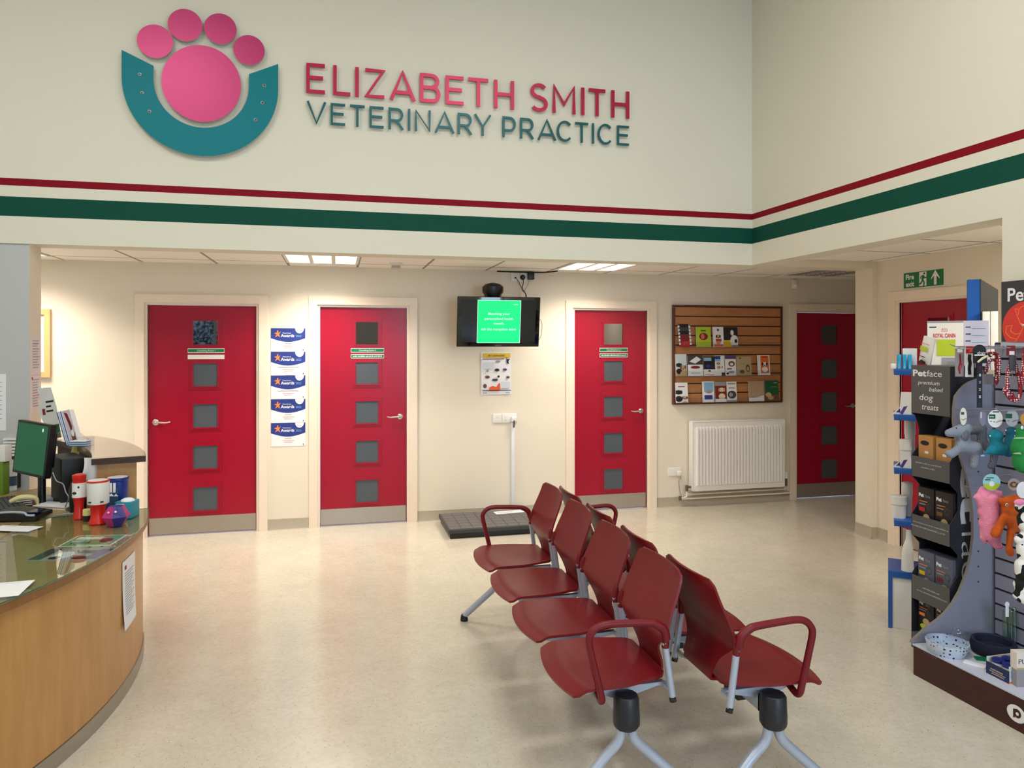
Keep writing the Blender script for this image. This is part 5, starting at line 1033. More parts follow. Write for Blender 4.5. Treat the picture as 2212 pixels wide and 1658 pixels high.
g = G(); M2 = FACE(at(2104, 784, 3.41)); g.disc(.025, .058, .032, .03, 0, .003, INK, M2); g.box(-.005, .06, .0, .05, 0, .003, INK, M2); g.box(.0, .052, .035, .041, .003, .0034, WHITE, M2); g.text('dogs', .032, .042, .016, WHITE, M2, z=.0036, lean=.2); g.build('hang_card', t2)
g = G(); M2 = FACE(at(2112, 782, 3.39)); g.tube([(-.0, 0, 0), (.02, .018, .004), (.045, .03, .004)], [.005, .006, .005], mat('bone_clip', (214, 204, 170), 0.4), 8, M2); g.ball((.056, .034, .004), .010, BLACK, M2, 12); g.ball((.056, .034, .012), .005, WHITE, M2, 8); g.build('clip', t2)
t2 = thing('collar_pack', at(2140, 830, 3.45), 'clear pack with a red white-spotted collar, right of the black lead', 'collar pack'); P0 = at(2119, 830, 3.45); M_ = FACE(P0)
G().box(0, .06, 0, .145, 0, .0012, CLEAR, M_).box(0.002, .06, .0, .05, -.002, 0, GC, M_).build('clear_sleeve', t2)
g = G(); g.tube([(.012, .05, -.012), (.0, .10, -.012), (.02, .135, -.012), (.06, .15, -.012), (.09, .135, -.012), (.095, .08, -.012), (.085, .02, -.012), (.075, .0, -.012)], .009, SP, 10, M_); g.tube([(.03, .06, -.008), (.045, .11, -.008), (.075, .115, -.008), (.08, .06, -.008)], .008, SP, 10, M_); g.build('spotted_collar', t2)
t2 = thing('dog_harness', at(2185, 800, 3.30), 'large red dog harness with white spots hanging under the header sign', 'dog harness'); M_ = FACE(at(2168, 870, 3.33)); k_ = 3.33 / F
def pxp(x, y): return ((x - 2168) * k_, (870 - y) * k_, 0)
g = G(); g.tube([pxp(*p) for p in ((2188, 768), (2180, 795), (2176, 815), (2177, 835), (2170, 842), (2180, 858), (2192, 865), (2202, 855), (2204, 835), (2200, 810), (2194, 790), (2190, 770))], .0085, SP, 10, M_); g.tube([pxp(*p) for p in ((2174, 842), (2186, 850), (2191, 862))], .007, SP, 8, M_); g.build('spotted_strap', t2)
g = G(); g.box(*[v for v in (pxp(2177, 0)[0], pxp(2190, 0)[0])], pxp(0, 800)[1], pxp(0, 768)[1], .004, .016, DKGREY, M_, bev=.003); g.tube([(pxp(2179, 812)[0] + .012 * math.cos(a / 8 * 2 * PI), pxp(2179, 812)[1] + .012 * math.sin(a / 8 * 2 * PI), .012) for a in range(8)], .0018, CHROME, 6, M_, closed=True); g.build('buckle', t2)
g = G(); g.box(pxp(2174, 0)[0], pxp(2192, 0)[0], pxp(0, 768)[1], pxp(0, 746)[1], .0, .004, MARO, M_); g.box(pxp(2179, 0)[0], pxp(2190, 0)[0], pxp(0, 766)[1], pxp(0, 758)[1], .004, .0046, WHITE, M_); g.build('hang_card', t2)
t2 = thing('dog_lead', at(2212, 800, 3.28), 'red white-spotted strap hanging at the right edge beside the red harness', 'dog lead'); M_ = FACE(at(2214, 830, 3.28))
G().tube([(0, .0, 0), (-.006, .05, 0), (-.002, .1, 0), (0.004, .17, 0)], .011, SP, 10, M_).build('spotted_strap', t2)

# plush toys
def plush(name, lab, m, caps, d, vox=0.0055, extra=None, group='plush toys on the pet display', cat='plush toy'):
    t = thing(name, at(caps[0][0], caps[0][1], d), lab, cat, group); g = G(); k = d / F
    for c in caps:
        x0, y0, x1, y1, r0, r1 = c[:6]; z = c[6] * k if len(c) > 6 else 0; a, b = at(x0, y0, d - z), at(x1, y1, d - z); r0 *= k; r1 *= k; n = 6
        if (a - b).length > 1e-4: g.tube([a.lerp(b, i / n) for i in range(n + 1)], [r0 + (r1 - r0) * i / n for i in range(n + 1)], m, 14, soft=False)
        g.ball(a, r0, m, seg=14)
        if (a - b).length > 1e-4: g.ball(b, r1, m, seg=14)
    o = g.build('body', t, origin=at(caps[0][0], caps[0][1], d))
    md = o.modifiers.new('fuse', 'REMESH'); md.mode = 'VOXEL'; md.voxel_size = vox; md.use_smooth_shade = True
    md = o.modifiers.new('soften', 'SMOOTH'); md.factor = 0.6; md.iterations = 4
    for nm, m2, balls in (extra or []):
        g = G()
        for (x, y, rx, ry, z) in balls: g.ball((0, 0, 0), (rx * k, ry * k, min(rx, ry) * k * 0.6), m2, FACE(at(x, y, d - z * k)), 12)
        g.build(nm, t)
    return t
def tag_disc(lab, px, py, rx, ry, d, ops, base=WHITE):
    M_ = FACE(at(px, py, d)); k = d / F; g = G(); g.disc(0, 0, rx * k, ry * k, -0.001, 0.0005, base, M_, n=28); g.art(M_ @ Matrix.Translation((-rx * k, -ry * k, 0.0005)), 2 * rx * k, 2 * ry * k, ops); return g.build('swing_tag', **tags(lab, 'swing tag', 'swing tags of the plush toys'))
GRY = cord('grey_corduroy', (126, 134, 150), (150, 158, 174), 95); GRD = cord('dark_grey_corduroy', (86, 90, 102), (118, 122, 134), 60)
plush('plush_dog', 'pale grey corduroy plush dog stretching out at the left of the middle hooks', GRY, [(2050, 935, 2078, 930, 9, 15), (2078, 930, 2086, 925, 14, 13), (2082, 940, 2082, 962, 12, 14), (2078, 962, 2106, 968, 15, 15), (2072, 968, 2054, 981, 9, 9), (2054, 981, 2048, 978, 9, 7), (2107, 975, 2106, 1000, 10, 8), (2106, 1000, 2104, 1004, 9, 9), (2111, 968, 2117, 978, 9, 7)], 3.44,
      extra=[('ear', GRD, [(2086, 940, 8, 13, 12)]), ('eye', INK, [(2066, 924, 1.6, 1.6, 12)])])
plush('plush_dog', 'darker grey corduroy plush dog behind the pale one on the middle hooks', GRD, [(2098, 930, 2120, 925, 9, 11), (2120, 930, 2122, 955, 10, 10), (2120, 958, 2145, 970, 11, 11), (2150, 975, 2144, 1003, 8, 7), (2144, 1003, 2140, 1006, 8, 7)], 3.52)
TL = mat('teal_plush', (16, 126, 150), 0.9, var=0.15, scale=60, bump=0.4, bscale=220); TD = mat('deep_teal_plush', (6, 92, 112), 0.9, var=0.15, scale=60, bump=0.4, bscale=220)
plush('plush_duck', 'teal plush duck with a round white tag, between the grey dogs and the green frog', TL, [(2151, 941, 2151, 941, 15, 15), (2150, 950, 2156, 966, 11, 15), (2142, 972, 2164, 970, 10, 14), (2142, 972, 2128, 979, 8, 3)], 3.36, extra=[('eye', WHITE, [(2139, 941, 1.8, 1.8, 8)]), ('beak', SKY, [(2123, 984, 5, 2.5, 3)])])
plush('plush_duck', 'darker teal plush duck half hidden behind the first one', TD, [(2184, 932, 2194, 936, 11, 12), (2184, 945, 2182, 966, 11, 14), (2178, 975, 2190, 972, 12, 12)], 3.42, extra=[('eye', WHITE, [(2173, 929, 1.5, 1.5, 10), (2193, 930, 1.5, 1.5, 12), (2192, 941, 1.3, 1.3, 12)])])
GP = mat('green_plush', (28, 136, 66), 0.9, var=0.15, scale=60, bump=0.4, bscale=220)
plush('plush_frog', 'green plush frog with pale bands at the right edge of the middle hooks', GP, [(2208, 930, 2212, 940, 12, 16), (2210, 960, 2210, 968, 22, 24), (2212, 988, 2212, 1000, 22, 22)], 3.24, extra=[('eye', WHITE, [(2208, 923, 3, 4, 11)]), ('pale_band', mat('pale_green_felt', (150, 186, 146), 0.9), [(2208, 946, 19, 2.2, 14), (2210, 979, 22, 2.4, 14)])])
PK = mat('pink_plush', (238, 142, 174), 0.95, var=0.12, scale=50, bump=0.5, bscale=200); PKD = mat('deep_pink_plush', (214, 88, 132), 0.9, var=0.1)
plush('plush_pig', 'pink plush pig hanging head down from the lower hooks of the pet display', PK, [(2137, 1078, 2139, 1152, 20, 19, 3), (2125, 1070, 2152, 1070, 13, 13), (2126, 1085, 2150, 1090, 15, 15), (2128, 1105, 2147, 1108, 15, 14), (2130, 1130, 2148, 1132, 15, 15), (2132, 1152, 2148, 1158, 14, 13), (2146, 1165, 2154, 1176, 12, 10), (2116, 1062, 2124, 1056, 5, 7), (2122, 1055, 2126, 1058, 6, 8), (2110, 1072, 2118, 1082, 6, 8), (2104, 1074, 2112, 1076, 3, 5), (2155, 1066, 2164, 1062, 7, 3), (2122, 1160, 2128, 1172, 6, 3)], 3.36,
      extra=[('snout', PKD, [(2158, 1180, 9, 6, 4)]), ('eye', MARO, [(2132, 1168, 2.2, 1.6, 11), (2144, 1163, 3, 2, 13)])])
OG = mat('orange_plush', (200, 88, 22), 0.95, var=0.15, scale=50, bump=0.5, bscale=200)
plush('plush_orangutan', 'orange long-armed plush toy hanging between the pink pig and the spotted cow', OG, [(2180, 1085, 2194, 1084, 15, 16), (2178, 1098, 2190, 1106, 14, 15), (2184, 1120, 2192, 1135, 15, 14), (2172, 1112, 2156, 1142, 8, 9), (2156, 1142, 2150, 1152, 10, 10), (2184, 1145, 2180, 1180, 8, 6), (2180, 1185, 2183, 1194, 8, 8), (2162, 1080, 2168, 1084, 7, 9)], 3.28,
      extra=[('eye', WHITE, [(2175, 1090, 3.2, 3.2, 15)]), ('pupil', INK, [(2175, 1090, 1.6, 1.6, 17)])])
CW = patches('cow_plush', (236, 234, 230), (18, 18, 20), 26, 0.54)
plush('plush_cow', 'long black and white spotted plush cow at the right edge of the lower hooks', CW, [(2206, 1095, 2214, 1092, 13, 14), (2208, 1118, 2214, 1135, 11, 13), (2200, 1165, 2214, 1160, 9, 13), (2208, 1180, 2214, 1200, 12, 15), (2208, 1220, 2214, 1240, 15, 19), (2204, 1262, 2214, 1275, 14, 18), (2198, 1285, 2210, 1290, 10, 14)], 3.16, extra=[('muzzle', PK, [(2203, 1084, 13, 7, 10)]), ('eye', INK, [(2196, 1097, 3, 4, 13)])])
tag_disc('narrow pale swing tag above the pale grey plush dog', 2081, 899, 7.5, 19, 3.42, [('r', .15, .6, .6, .75, DKGREY), ('l', [(.2, .35), (.5, .3), (.9, .4)], .002, INK)], mat('tag_cream', (222, 220, 206), 0.5))
tag_disc('faint clear-backed swing tag above the darker plush dog', 2123, 903, 7, 17, 3.5, [('r', .1, .5, .35, .9, WHITE)], mat('tag_grey', (150, 150, 168), 0.4))
tag_disc('round white swing tag with a green label above the front teal duck', 2150, 904, 16, 19, 3.33, [('r', .05, .5, .5, .75, DGREEN), ('r', .1, .6, .4, .64, WHITE), ('r', .3, .86, .75, .92, INK), ('e', .2, .35, .04, .03, INK), ('e', .4, .33, .04, .03, INK), ('l', [(.5, .28), (.7, .36), (1, .4)], .002, INK)])
tag_disc('round greyish swing tag with a dark green label above the hidden teal duck', 2186, 903, 14, 18, 3.39, [('r', .0, .5, .5, .78, DGREEN), ('e', .2, .35, .04, .03, INK), ('l', [(.5, .28), (.7, .36), (1, .4)], .002, INK)], mat('tag_silver', (176, 180, 184), 0.4))
tag_disc('round sky blue and lime swing tag above the pink pig', 2142, 1041, 19, 18, 3.32, [('p', [(.03, .4), (.1, .2), (.3, .04), (.7, .04), (.93, .25), (.97, .4)], LIME), ('e', .5, .4, .15, .16, WHITE), ('r', .2, .74, .62, .79, DGREEN), ('r', .12, .62, .42, .68, INK)], mat('tag_sky', (150, 206, 214), 0.5))
tag_disc('round brown-centred clear swing tag above the orange plush toy', 2190, 1046, 13, 13, 3.3, [('e', .5, .5, .35, .25, BROWN), ('e', .5, .5, .15, .12, TAN)], mat('tag_taupe', (176, 158, 154), 0.5))
tag_disc('plain round white swing tag above the spotted cow', 2210, 1058, 14, 18, 3.2, [])
tag_disc('amber round swing tag above the green frog', 2212, 905, 8, 12, 3.2, [], mat('tag_amber', (190, 140, 60), 0.4))
# goods on the plinth
q = on_z(2046, 1408, 0.153); t = thing('pet_bowl', q, 'pale blue pet bowl with dark paw spots in clear wrapping on the plinth', 'pet bowl')
g = G(); g.lathe([(.080, 0), (.083, .004), (.094, .05), (.095, .056), (.088, .057), (.080, .03), (.05, .014), (.005, .012)], dots('spotted_bowl', (196, 208, 226), (40, 44, 70), 52, 0.27, 0.25), Matrix.Translation(q), 40); g.build('bowl', t)
g = G(); g.lathe([(.0945, .0585), (.088, .062), (.06, .066), (.01, .067)], CLEAR, Matrix.Translation(q), 24); g.sheet(lambda u, v: (.045 + .07 * u + .012 * math.sin(7 * v), .0 + .09 * (v - .5), .062 + .035 * math.sin(PI * u) + .008 * math.sin(9 * u + 4 * v)), 8, 8, .0008, CLEAR, Matrix.Translation(q)); g.sheet(lambda u, v: (-.06 - .06 * u, -.02 + .08 * (v - .5), .03 * (1 - u) * (1 + math.sin(8 * v) * .3) + .004), 8, 8, .0008, CLEAR, Matrix.Translation(q)); g.build('clear_wrap', t)
q = Vector((3.115, 2.835, 0.153)); M_ = Matrix.Translation(q) @ Matrix.Scale(0.74, 4); g = G(); BD = mat('navy_cushion', (14, 16, 46), 0.8, var=0.2)
g.lathe([(.115, 0), (.128, .012), (.135, .05), (.128, .085), (.116, .09), (.105, .08), (.102, .04), (.08, .03), (.01, .03)], BD, M_, 32); t = thing('pet_bed', q, 'small dark navy round pet bed behind the spotted bowl', 'pet bed'); g.build('bed_rim', t); G().ball((.02, -.02, .034), (.025, .012, .004), MARO, M_, 10).build('printed_motif', t)
# carton with blue lidded pots
q = on_z(2130, 1452, 0.153); M_ = wall_side((q.x, q.y, 0.153)); t = thing('pot_carton', (q.x, q.y, 0.153), 'open navy display carton holding white pots with blue lids on the plinth', 'carton'); NV = mat('carton_navy', (24, 38, 84), 0.5)
g = G(); g.box(0, .115, 0, .055, -.003, 0, NV, M_); g.box(0, .115, 0, .006, -.2, -.003, NV, M_); g.box(0, .003, 0, .075, -.2, -.003, WPLAST, M_); g.box(.112, .115, 0, .075, -.2, -.003, WPLAST, M_)
g.art(M_ @ Matrix.Translation((0, 0, 0)), .115, .055, [('r', .2, .5, .75, .6, TAN), ('r', .15, .33, .85, .42, GREYL), ('r', .25, .18, .8, .26, TAN)])
g.art(frame((q.x, q.y - .115, .153), (1, 0, 0), (0, 0, 1), (0, -1, 0)), .2, .075, [('r', 0, .0, 1, .12, ORANGE), ('r', .05, .3, .5, .75, SKY), ('r', .15, .4, .3, .65, TAN), ('r', .55, .35, .9, .7, GREYL)]); g.build('carton_body', t)
for k in range(2):
    for j in range(3):
        p = M_ @ Vector((.031 + k * .053, .007, -.035 - j * .056)); g = G(); g.lathe([(.024, 0), (.025, .045), (.024, .052)], WPLAST, Matrix.Translation(p), 20); g.lathe([(.0262, .052), (.0262, .064), (.022, .067), (.004, .068)], mat('lid_navy', (20, 34, 116), 0.3), Matrix.Translation(p), 20)
        g.build('lidded_pot', **tags('white pot with a blue lid in the navy carton, %s row, %s side' % (['front', 'middle', 'back'][j], 'far' if k == 0 else 'near'), 'pot', 'pots in the navy carton'))
q = on_z(2106, 1436, 0.153); M_ = rotz(q, math.radians(-60)); g = G(); g.box(-.045, .045, -.02, .02, 0, .008, WHITE, M_, bev=.002); g.build('white_packet', **tags('thin white packet lying on the plinth between the bowl and the carton', 'packet'))
q = on_z(2124, 1424, 0.153); M_ = rotz(q, math.radians(-30)); g = G(); g.box(-.035, .04, -.02, .02, 0, .006, GREEN, M_); g.build('green_leaflet', **tags('small green leaflet lying on the plinth behind the white packet', 'leaflet'))
q = on_z(2178, 1404, 0.153); t = thing('tube_bundle', q, 'bundle of clear green-tinted tubes standing on the plinth below the spotted cow', 'tube pack'); GT = clear('green_tube', (0.72, 0.86, 0.76), 1.45, 0.08, 0.03)
for k in range(4): G().lathe([(.001, 0), (.011, .006), (.012, .02), (.012, .19), (.008, .2), (.004, .205)], GT, Matrix.Translation(q + Vector((.021 * (k % 2) - .012 + .006 * (k // 2), .006 - .024 * (k // 2), .002 + .004 * k))), 16).build('tube', t)
g = G(); g.disc(0, 0, .011, .014, 0, .001, WHITE, FACE(q + Vector((-.03, -.02, .235)))); g.box(-.008, .008, -.06, -.012, 0, .001, WHITE, FACE(q + Vector((-.03, -.02, .235)))); g.build('hang_tag', t)
q = at(2206, 1400, 3.15); g = G(); M_ = FACE(Vector((q.x, q.y, 0.153 + .0755))); g.box(-.02, .08, 0, .075, -.04, 0, mat('jar_cream', (226, 220, 208), 0.5), M_); g.art(M_ @ Matrix.Translation((-.02, 0, 0)), .1, .075, [('r', 0, 0, 1, .12, TAN), ('t', 'PU', .25, .35, .3, DKGREY)]); g.box(-.02, .08, -.0755, 0, -.035, 0, mat('lower_box_grey', (150, 146, 150), 0.6), M_)  # plain grey lower block carries the cream box
g.build('treat_box', **tags('cream box with dark letters standing at the right edge behind the navy carton', 'box'))
q = at(2210, 1365, 3.2); g = G(); g.box(-.03, .08, 0, .012, -.05, .03, LIME, FACE(Vector((3.13, 2.42, .42)))); g.box(-.03, .08, -.012, 0, -.05, .03, GREYL, FACE(Vector((3.13, 2.42, .42)))); 
# ------------------------------------------------------------------ cardboard treat stand
X0, YA, YC, XD = 3.07, 3.045, 3.30, 3.37; CG = mat('charcoal_card', (84, 84, 84), 0.65, var=0.04); CD = mat('night_card', (34, 38, 52), 0.6, var=0.05)
t = thing('treat_stand', (3.2, 3.17, 0), 'charcoal cardboard dog treat stand at the end of the pet display', 'display stand')
Ms = wall_side((X0, YC, 0)); SW = YC - YA
g = G(); g.box(X0, 3.30, YA, YC, 1.285, 1.545, CG); g.box(X0 + .0005, 3.30, YA - .001, YA, 1.285, 1.545, CD)
g.text('Pet', .012, 1.488, .034, WHITE, Ms, z=.001, al='l', bold=.035, wid=.092); g.text('face', .107, 1.488, .034, WHITE, Ms, z=.001, al='l', wid=.098)
for s_, xx, zz, hh, ww, ln in (('premium', .118, 1.444, .022, .14, .25), ('baked', .165, 1.409, .024, .085, .2), ('dog', .10, 1.36, .034, .09, .15), ('treats', .125, 1.31, .032, .11, .2)): g.text(s_, xx, zz, hh, WHITE, Ms, z=.001, wid=ww, lean=ln)
g.build('header_box', t)
side = [(0, 0), (0, .40), (.02, .43), (.05, .46), (.05, .57), (0.02, .60), (0, .62), (0, .73), (.03, .77), (.05, .80), (.05, .89), (.02, .92), (0, .94), (0, 1.05), (.04, 1.10), (.05, 1.2), (.02, 1.27), (0, 1.285), (.28, 1.285), (.28, 0)]
for y, nm in ((YA, 1), (YC - .004, 0)):
    M2 = frame((X0, y + .004, 0), (1, 0, 0), (0, 0, 1), (0, -1, 0)); g = G(); g.prism(side, 0, .004, CD, M2)
    if nm:
        Mt = M2 @ Matrix.Translation((.072, 1.25, .004)) @ Matrix.Rotation(-PI / 2, 4, 'Z'); g.text('Pet', 0.02, 0, .115, mat('card_white', (196, 198, 206), 0.6), Mt, z=.0006, al='l', bold=.05, wid=.50); g.text('face', .55, 0, .115, mat('card_white', (196, 198, 206), 0.6), Mt, z=.0006, al='l', bold=-.01, wid=.36)
    g.build('side_panel', t)
G().box(3.345, 3.35, YA + .004, YC - .004, 0, 1.285, CD).build('back_panel', t)
for k, (a, b) in enumerate(((.94, 1.05), (.615, .73), (.27, .40), (0.0, .085))):
    g = G(); g.box(X0, X0 + .004, YA + .004, YC - .004, a, b, CG); g.box(X0 + .004, 3.345, YA + .004, YC - .004, a + .004 if k < 3 else .08, a + .008 if k < 3 else .085, CG)
    wl = [(('specially mixed with a deep'), ('oven flavour'))] 
    for j, (c, d_) in enumerate((((.12, .80), (.25, .62)), ((.05, .95), (.0, .9)), ((.3, .75), (.15, .95)), ((0, 0), (0, 0)))[k]):
        z_ = a + .075 - j * .022; xx = c * SW; rr = random.Random(k * 7 + j)
        while xx < d_ * SW - .004: w_ = rr.uniform(.006, .014); g.box(xx, xx + w_, z_, z_ + rr.choice((.005, .007)), 0, .0006, GREYL, Ms); xx += w_ + rr.choice((.002, .002, .005))
    g.build('shelf_tray', t)
def treat(px, z, w_, h_, m, ops, lab, nm='treat_box', x=None):
    s0 = px; x = X0 + .03 if x is None else x; M2 = wall_side((x, YC - .012 - s0, z)); g = G(); g.box(0, w_, 0, h_, -.07, 0, m, M2, bev=.0015); g.art(M2 @ Matrix.Translation((0, 0, .0002)), w_, h_, ops); g.build(nm, **tags(lab, nm.replace('_', ' '), 'treats on the charcoal stand'))
KR = mat('kraft_card', (182, 132, 74), 0.7, var=0.08, scale=40); BK = mat('treat_black', (26, 24, 26), 0.5, var=0.1)
for k in range(2):
    treat(.005 + k * .118, .9485, .098, .215, KR, [('e', .45, .82, .3, .06, INK), ('r', .45, .56, .7, .62, WHITE), ('p', [(.2, .14), (.75, .45), (.65, .1)], INK), ('e', .5, .2, .16, .07, mat('print_cream', (226, 206, 180)))], '%s kraft treat bag with a dark window on the top tray of the charcoal stand' % ('left' if k == 0 else 'right'), 'treat_bag')
for row, (zb_, m, tint, lw) in enumerate(((.623, BK, 'black', 'second'), (.278, mat('treat_grey', (84, 90, 106), 0.5, var=0.06), 'slate grey', 'third'), (.085, BK, 'black', 'bottom'))):
    for k in range(2):
        pic = [RED, BROWN, YEL, MARO, ORANGE, DGREEN][(row * 2 + k) % 6]
        treat(.002 + k * .118, zb_, .108, .26 if row != 2 else .20, m, [('t', 'Pet', .22, .80, .07, WHITE, 'c', .32, .06), ('t', 'face', .62, .80, .06, GREYL, 'c', .36), ('r', .1, .70, .6, .715, ORANGE), ('r', .1, .64, .5, .66, GREYL), ('e', .72, .62, .15, .07, DKGREY), ('e', .72, .62, .12, .055, m), ('r', .1, .5, .45, .58, pic), ('e', .55, .36, .22, .10, TAN), ('e', .7, .25, .16, .08, pic), ('e', .35, .22, .18, .07, LIME if row else WHITE), ('e', .5, .14, .12, .05, ORANGE)],
              '%s %s box of dog treats on the %s tray of the charcoal stand' % ('left' if k == 0 else 'right', tint, lw))
# ------------------------------------------------------------------ blue and white shelf stand
O_ = Vector((3.15, 3.56, 0)); ex = Vector((.751, -.66, 0)); Mw = frame(O_, ex, (0, 0, 1), ex.cross(Vector((0, 0, 1)))); SWD, SD = .46, .27
t = thing('shelf_stand', O_ + ex * .2, 'blue-edged shelf stand with a white and blue base box in front of the corridor door', 'shelf stand'); BLU = mat('shelf_blue', (18, 84, 168), 0.35, var=0.03)
g = G(); g.box(.02, SWD, .0, .30, -SD, 0, WPLAST, Mw, bev=.003); g.build('base_box', t)
g = G(); g.prism([(-.0, 0.0), (0, .30), (.0, .3345), (SWD, .3345), (SWD, .30), (.02, .30), (.02, 0.0)], .0005, .012, BLU, Mw); g.box(0, .02, 0, .2995, -SD, 0, BLU, Mw); g.box(0, SWD, .30, .335, -SD, 0, BLU, Mw); g.build('blue_trim', t)
SHZ = (.631, .937, 1.25, 1.514)
for z_ in SHZ:
    G().box(.03, SWD, z_ - .035, z_, -SD, 0, BLU, Mw, bev=.002).build('shelf', t)
g = G()
for s_ in (.38, .44): g.box(s_, s_ + .02, .335, 1.48, -SD, -SD + .02, WPLAST, Mw)
g.box(.36, .362, .335, 1.48, -SD, -.02, WPLAST, Mw); g.build('upright', t)
def on_stand(px, py, dz=0.0): q = on_plane(px, py, O_, ex.cross(Vector((0, 0, 1)))); return (q - O_).dot(ex), q.z
WL = ['top', 'upper', 'lower', 'bottom']
for k in range(3):
    s0 = .045 + .028 * k; g = G(); g.box(s0, s0 + .022, 1.514, 1.60, -.06 , -.03, mat('tube_cyan', (20, 150, 196), 0.35), Mw, bev=.004); g.prism([(s0 + .006, 1.516), (s0 + .016, 1.516), (s0 + .011, 1.57)], -.0299, -.0292, SKY, Mw)
    g.build('cyan_packet', **tags('cyan upright packet on the top shelf of the blue stand, %s of three' % ['leftmost', 'middle', 'rightmost'][k], 'packet', 'cyan packets'))
G().box(.075, .15, 1.514, 1.635, -.13, -.08, WPLAST, Mw, bev=.002).build('white_box', **tags('plain white box behind the cyan packets on the blue stand', 'box'))
G().box(.012, .04, 1.514, 1.545, -.06, -.03, WPLAST, Mw, bev=.004).build('small_carton', **tags('tiny white carton at the left end of the top blue shelf', 'box'))
def tub(s0, z_, r, h, lab, lid=None, dd=-.09):
    p = Mw @ Vector((s0, z_, dd)); g = G(); g.lathe([(r * .85, 0), (r * .9, h * .55), (r * .92, h * .6), (r, h * .62), (r, h * .98), (r * .9, h)], WPLAST, Matrix.Translation(p), 22)
    if lid: g.lathe([(r * 1.01, h * .2), (r * 1.01, h * .45)], lid, Matrix.Translation(p), 22)
    g.build('plastic_tub', **tags(lab, 'tub', 'tubs on the blue shelf stand'))
tub(.055, .631, .045, .13, 'white lidded tub on the lowest blue shelf'); tub(.10, .631, .03, .2, 'tall white bottle-shaped tub behind the lidded tub on the lowest blue shelf', None, -.16)
tub(.09, .937, .034, .16, 'white tub on the second lowest blue shelf beside a purple logo card'); tub(.115, .937, .03, .30, 'tall white tub at the back of the second lowest blue shelf', None, -.16)
for z_, lab in ((.937, 'white angled card with a purple mark on the second lowest blue shelf'), (1.25, 'white angled card with a purple mark on the third blue shelf')):
    g = G(); M2 = Mw @ Matrix.Translation((.03, z_, -.02)); g.prism([(-.01, 0), (.09, 0), (.09, .13 if z_ > 1 else .06), (.035, .13 if z_ > 1 else .06), (.03, .04)], -.004, 0, WPLAST, M2); g.prism([(.03, .005), (.05, .045), (.07, .05), (.045, .0)], 0, .0006, PURP, M2); g.prism([(.01, .01), (.03, .035), (.034, .01)], 0, .0006, NAVY, M2); g.build('logo_card', **tags(lab, 'card', 'angled cards on the blue shelves'))
g = G(); g.tube([Mw @ Vector(q) for q in ((.10, .337, -.03), (.10, .45, -.03), (.108, .52, -.03), (.108, .58, -.03))], [.034, .03, .018, .016], WPLAST, 16); g.build('white_bottle', **tags('tall white bottle standing on the base box of the blue stand', 'bottle'))
# food display box with side leaf
s0, z1_ = on_stand(2004, 693); s1, _ = on_stand(2082, 693); s2, _ = on_stand(2138, 693); zb_ = 1.514; RC = mat('brand_red', (208, 24, 48), 0.5)
t = thing('food_display_box', Mw @ Vector(((s0 + s1) / 2, zb_, -.05)), 'white pet food display box with red lettering on top of the blue stand', 'display box')
g = G(); g.box(s0, s1, zb_, z1_, -.07, -.02, WPLAST, Mw); M2 = Mw @ Matrix.Translation((s0, zb_, -.02)); w_, h_ = s1 - s0, z1_ - zb_
g.art(M2, w_, h_, [('r', 0, .96, 1, 1, GREYL), ('r', .05, .86, .25, .885, INK), ('t', 'ROYAL CANIN', .47, .66, .085, RC, 'c', .62, .02), ('l', [(.42, .85), (.40, .79), (.56, .79), (.54, .85), (.50, .81), (.48, .86), (.45, .81), (.42, .85)], .002, RC), ('r', .26, .28, .78, .62, LIME), ('r', .4, .0, .85, .25, GREYL)]); g.build('box_body', t)
g = G(); g.box(s1, s2, zb_, z1_, -.045, -.04, mat('leaf_lilac', (178, 182, 206), 0.5), Mw); g.art(Mw @ Matrix.Translation((s1, zb_, -.04)), s2 - s1, h_, [('r', .1, .86 - k * .14, .3, .88 - k * .14, INK) for k in range(6)] + [('r', .35, .84 - k * .14, .9, .85 - k * .14, SKY) for k in range(6)]); g.build('side_leaf', t)
sa, zt2 = on_stand(2093, 609); sb, _ = on_stand(2121, 609)
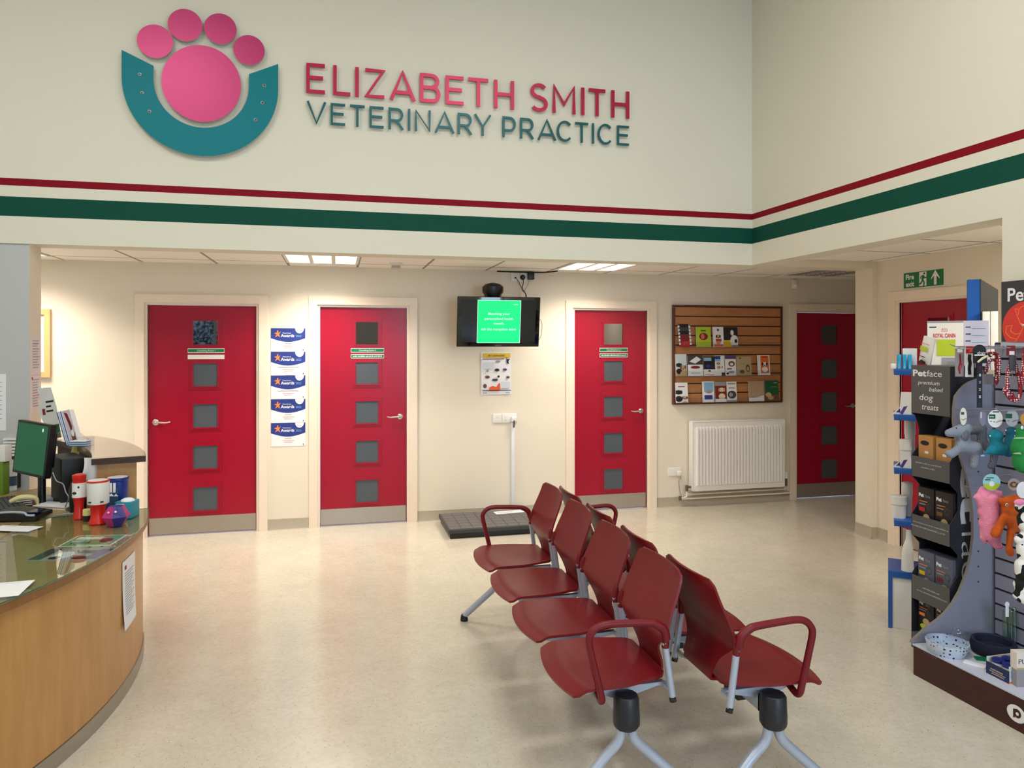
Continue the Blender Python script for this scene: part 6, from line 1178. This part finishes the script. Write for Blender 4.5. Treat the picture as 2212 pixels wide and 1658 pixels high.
t = thing('blue_binder', Mw @ Vector((sa, zb_, -.15)), 'tall blue box file with a dark side behind the pet food display box', 'box file')
G().box(sa, sb, zb_, zt2 + .02, -.12, -.075, BLU, Mw).build('spine', t); G().prism([(0, zb_), (0, zt2 + .02), (.10, zt2 - .04), (.10, zb_)], 0, .004, mat('binder_dark', (34, 34, 28), 0.6), Mw @ frame((sb, 0, -.075), (math.cos(.5), 0, -math.sin(.5)), (0, 1, 0), (math.sin(.5), 0, math.cos(.5)))).build('side', t)
sa, zt2 = on_stand(2122, 675)
for k in range(2): G().box(sa + .006 + k * .038, sa + .041 + k * .038, zb_, zt2 + .008, -.075, -.048, WPLAST, Mw, bev=.002).build('white_box_file', **tags('%s narrow white box beside the blue box file on the stand' % ('left' if k == 0 else 'right'), 'box file', 'narrow white boxes'))
G().box(SWD, SWD + .12, zb_ - .04, zb_ - .002, -.25, 0, BLU, Mw).build('shelf_extension', t) if False else None
# pouch on the header of the treat stand
M2 = wall_side((X0 + .045, YC - .075, 1.546)) @ Matrix.Rotation(math.radians(-14), 4, 'Z') @ Matrix.Translation((-.03, 0.0, 0)); t = thing('food_pouch', (X0 + .06, YC - .06, 1.546), 'small white pet food pouch leaning on top of the charcoal treat stand', 'pouch')
g = G(); g.sheet(lambda u, v: ((u - .5) * .075, .003 + v * .145, .012 * math.sin(PI * u) * math.sin(PI * min(1, v + .1))), 8, 8, .012, WPLAST, M2); g.build('pouch_body', t)
g = G(); g.art(M2 @ Matrix.Translation((-.0375, 0, .0215)), .075, .145, [('r', .1, .5, .8, .66, LIME), ('t', 'ROYAL CANIN', .45, .74, .06, RC, 'c', .8, .02), ('r', .15, .26, .7, .29, DKGREY), ('p', [(.1, .02), (.9, .02), (.8, .12), (.4, .16)], INK)]); g.build('printed_front', t)
q = on_stand(2060, 770); G().box(q[0] - .03, q[0] + .03, zb_, zb_ + .05, -.015, .005, CLEAR, Mw, bev=.004).build('clear_packet', **tags('small clear packet in front of the pet food display box', 'packet'))
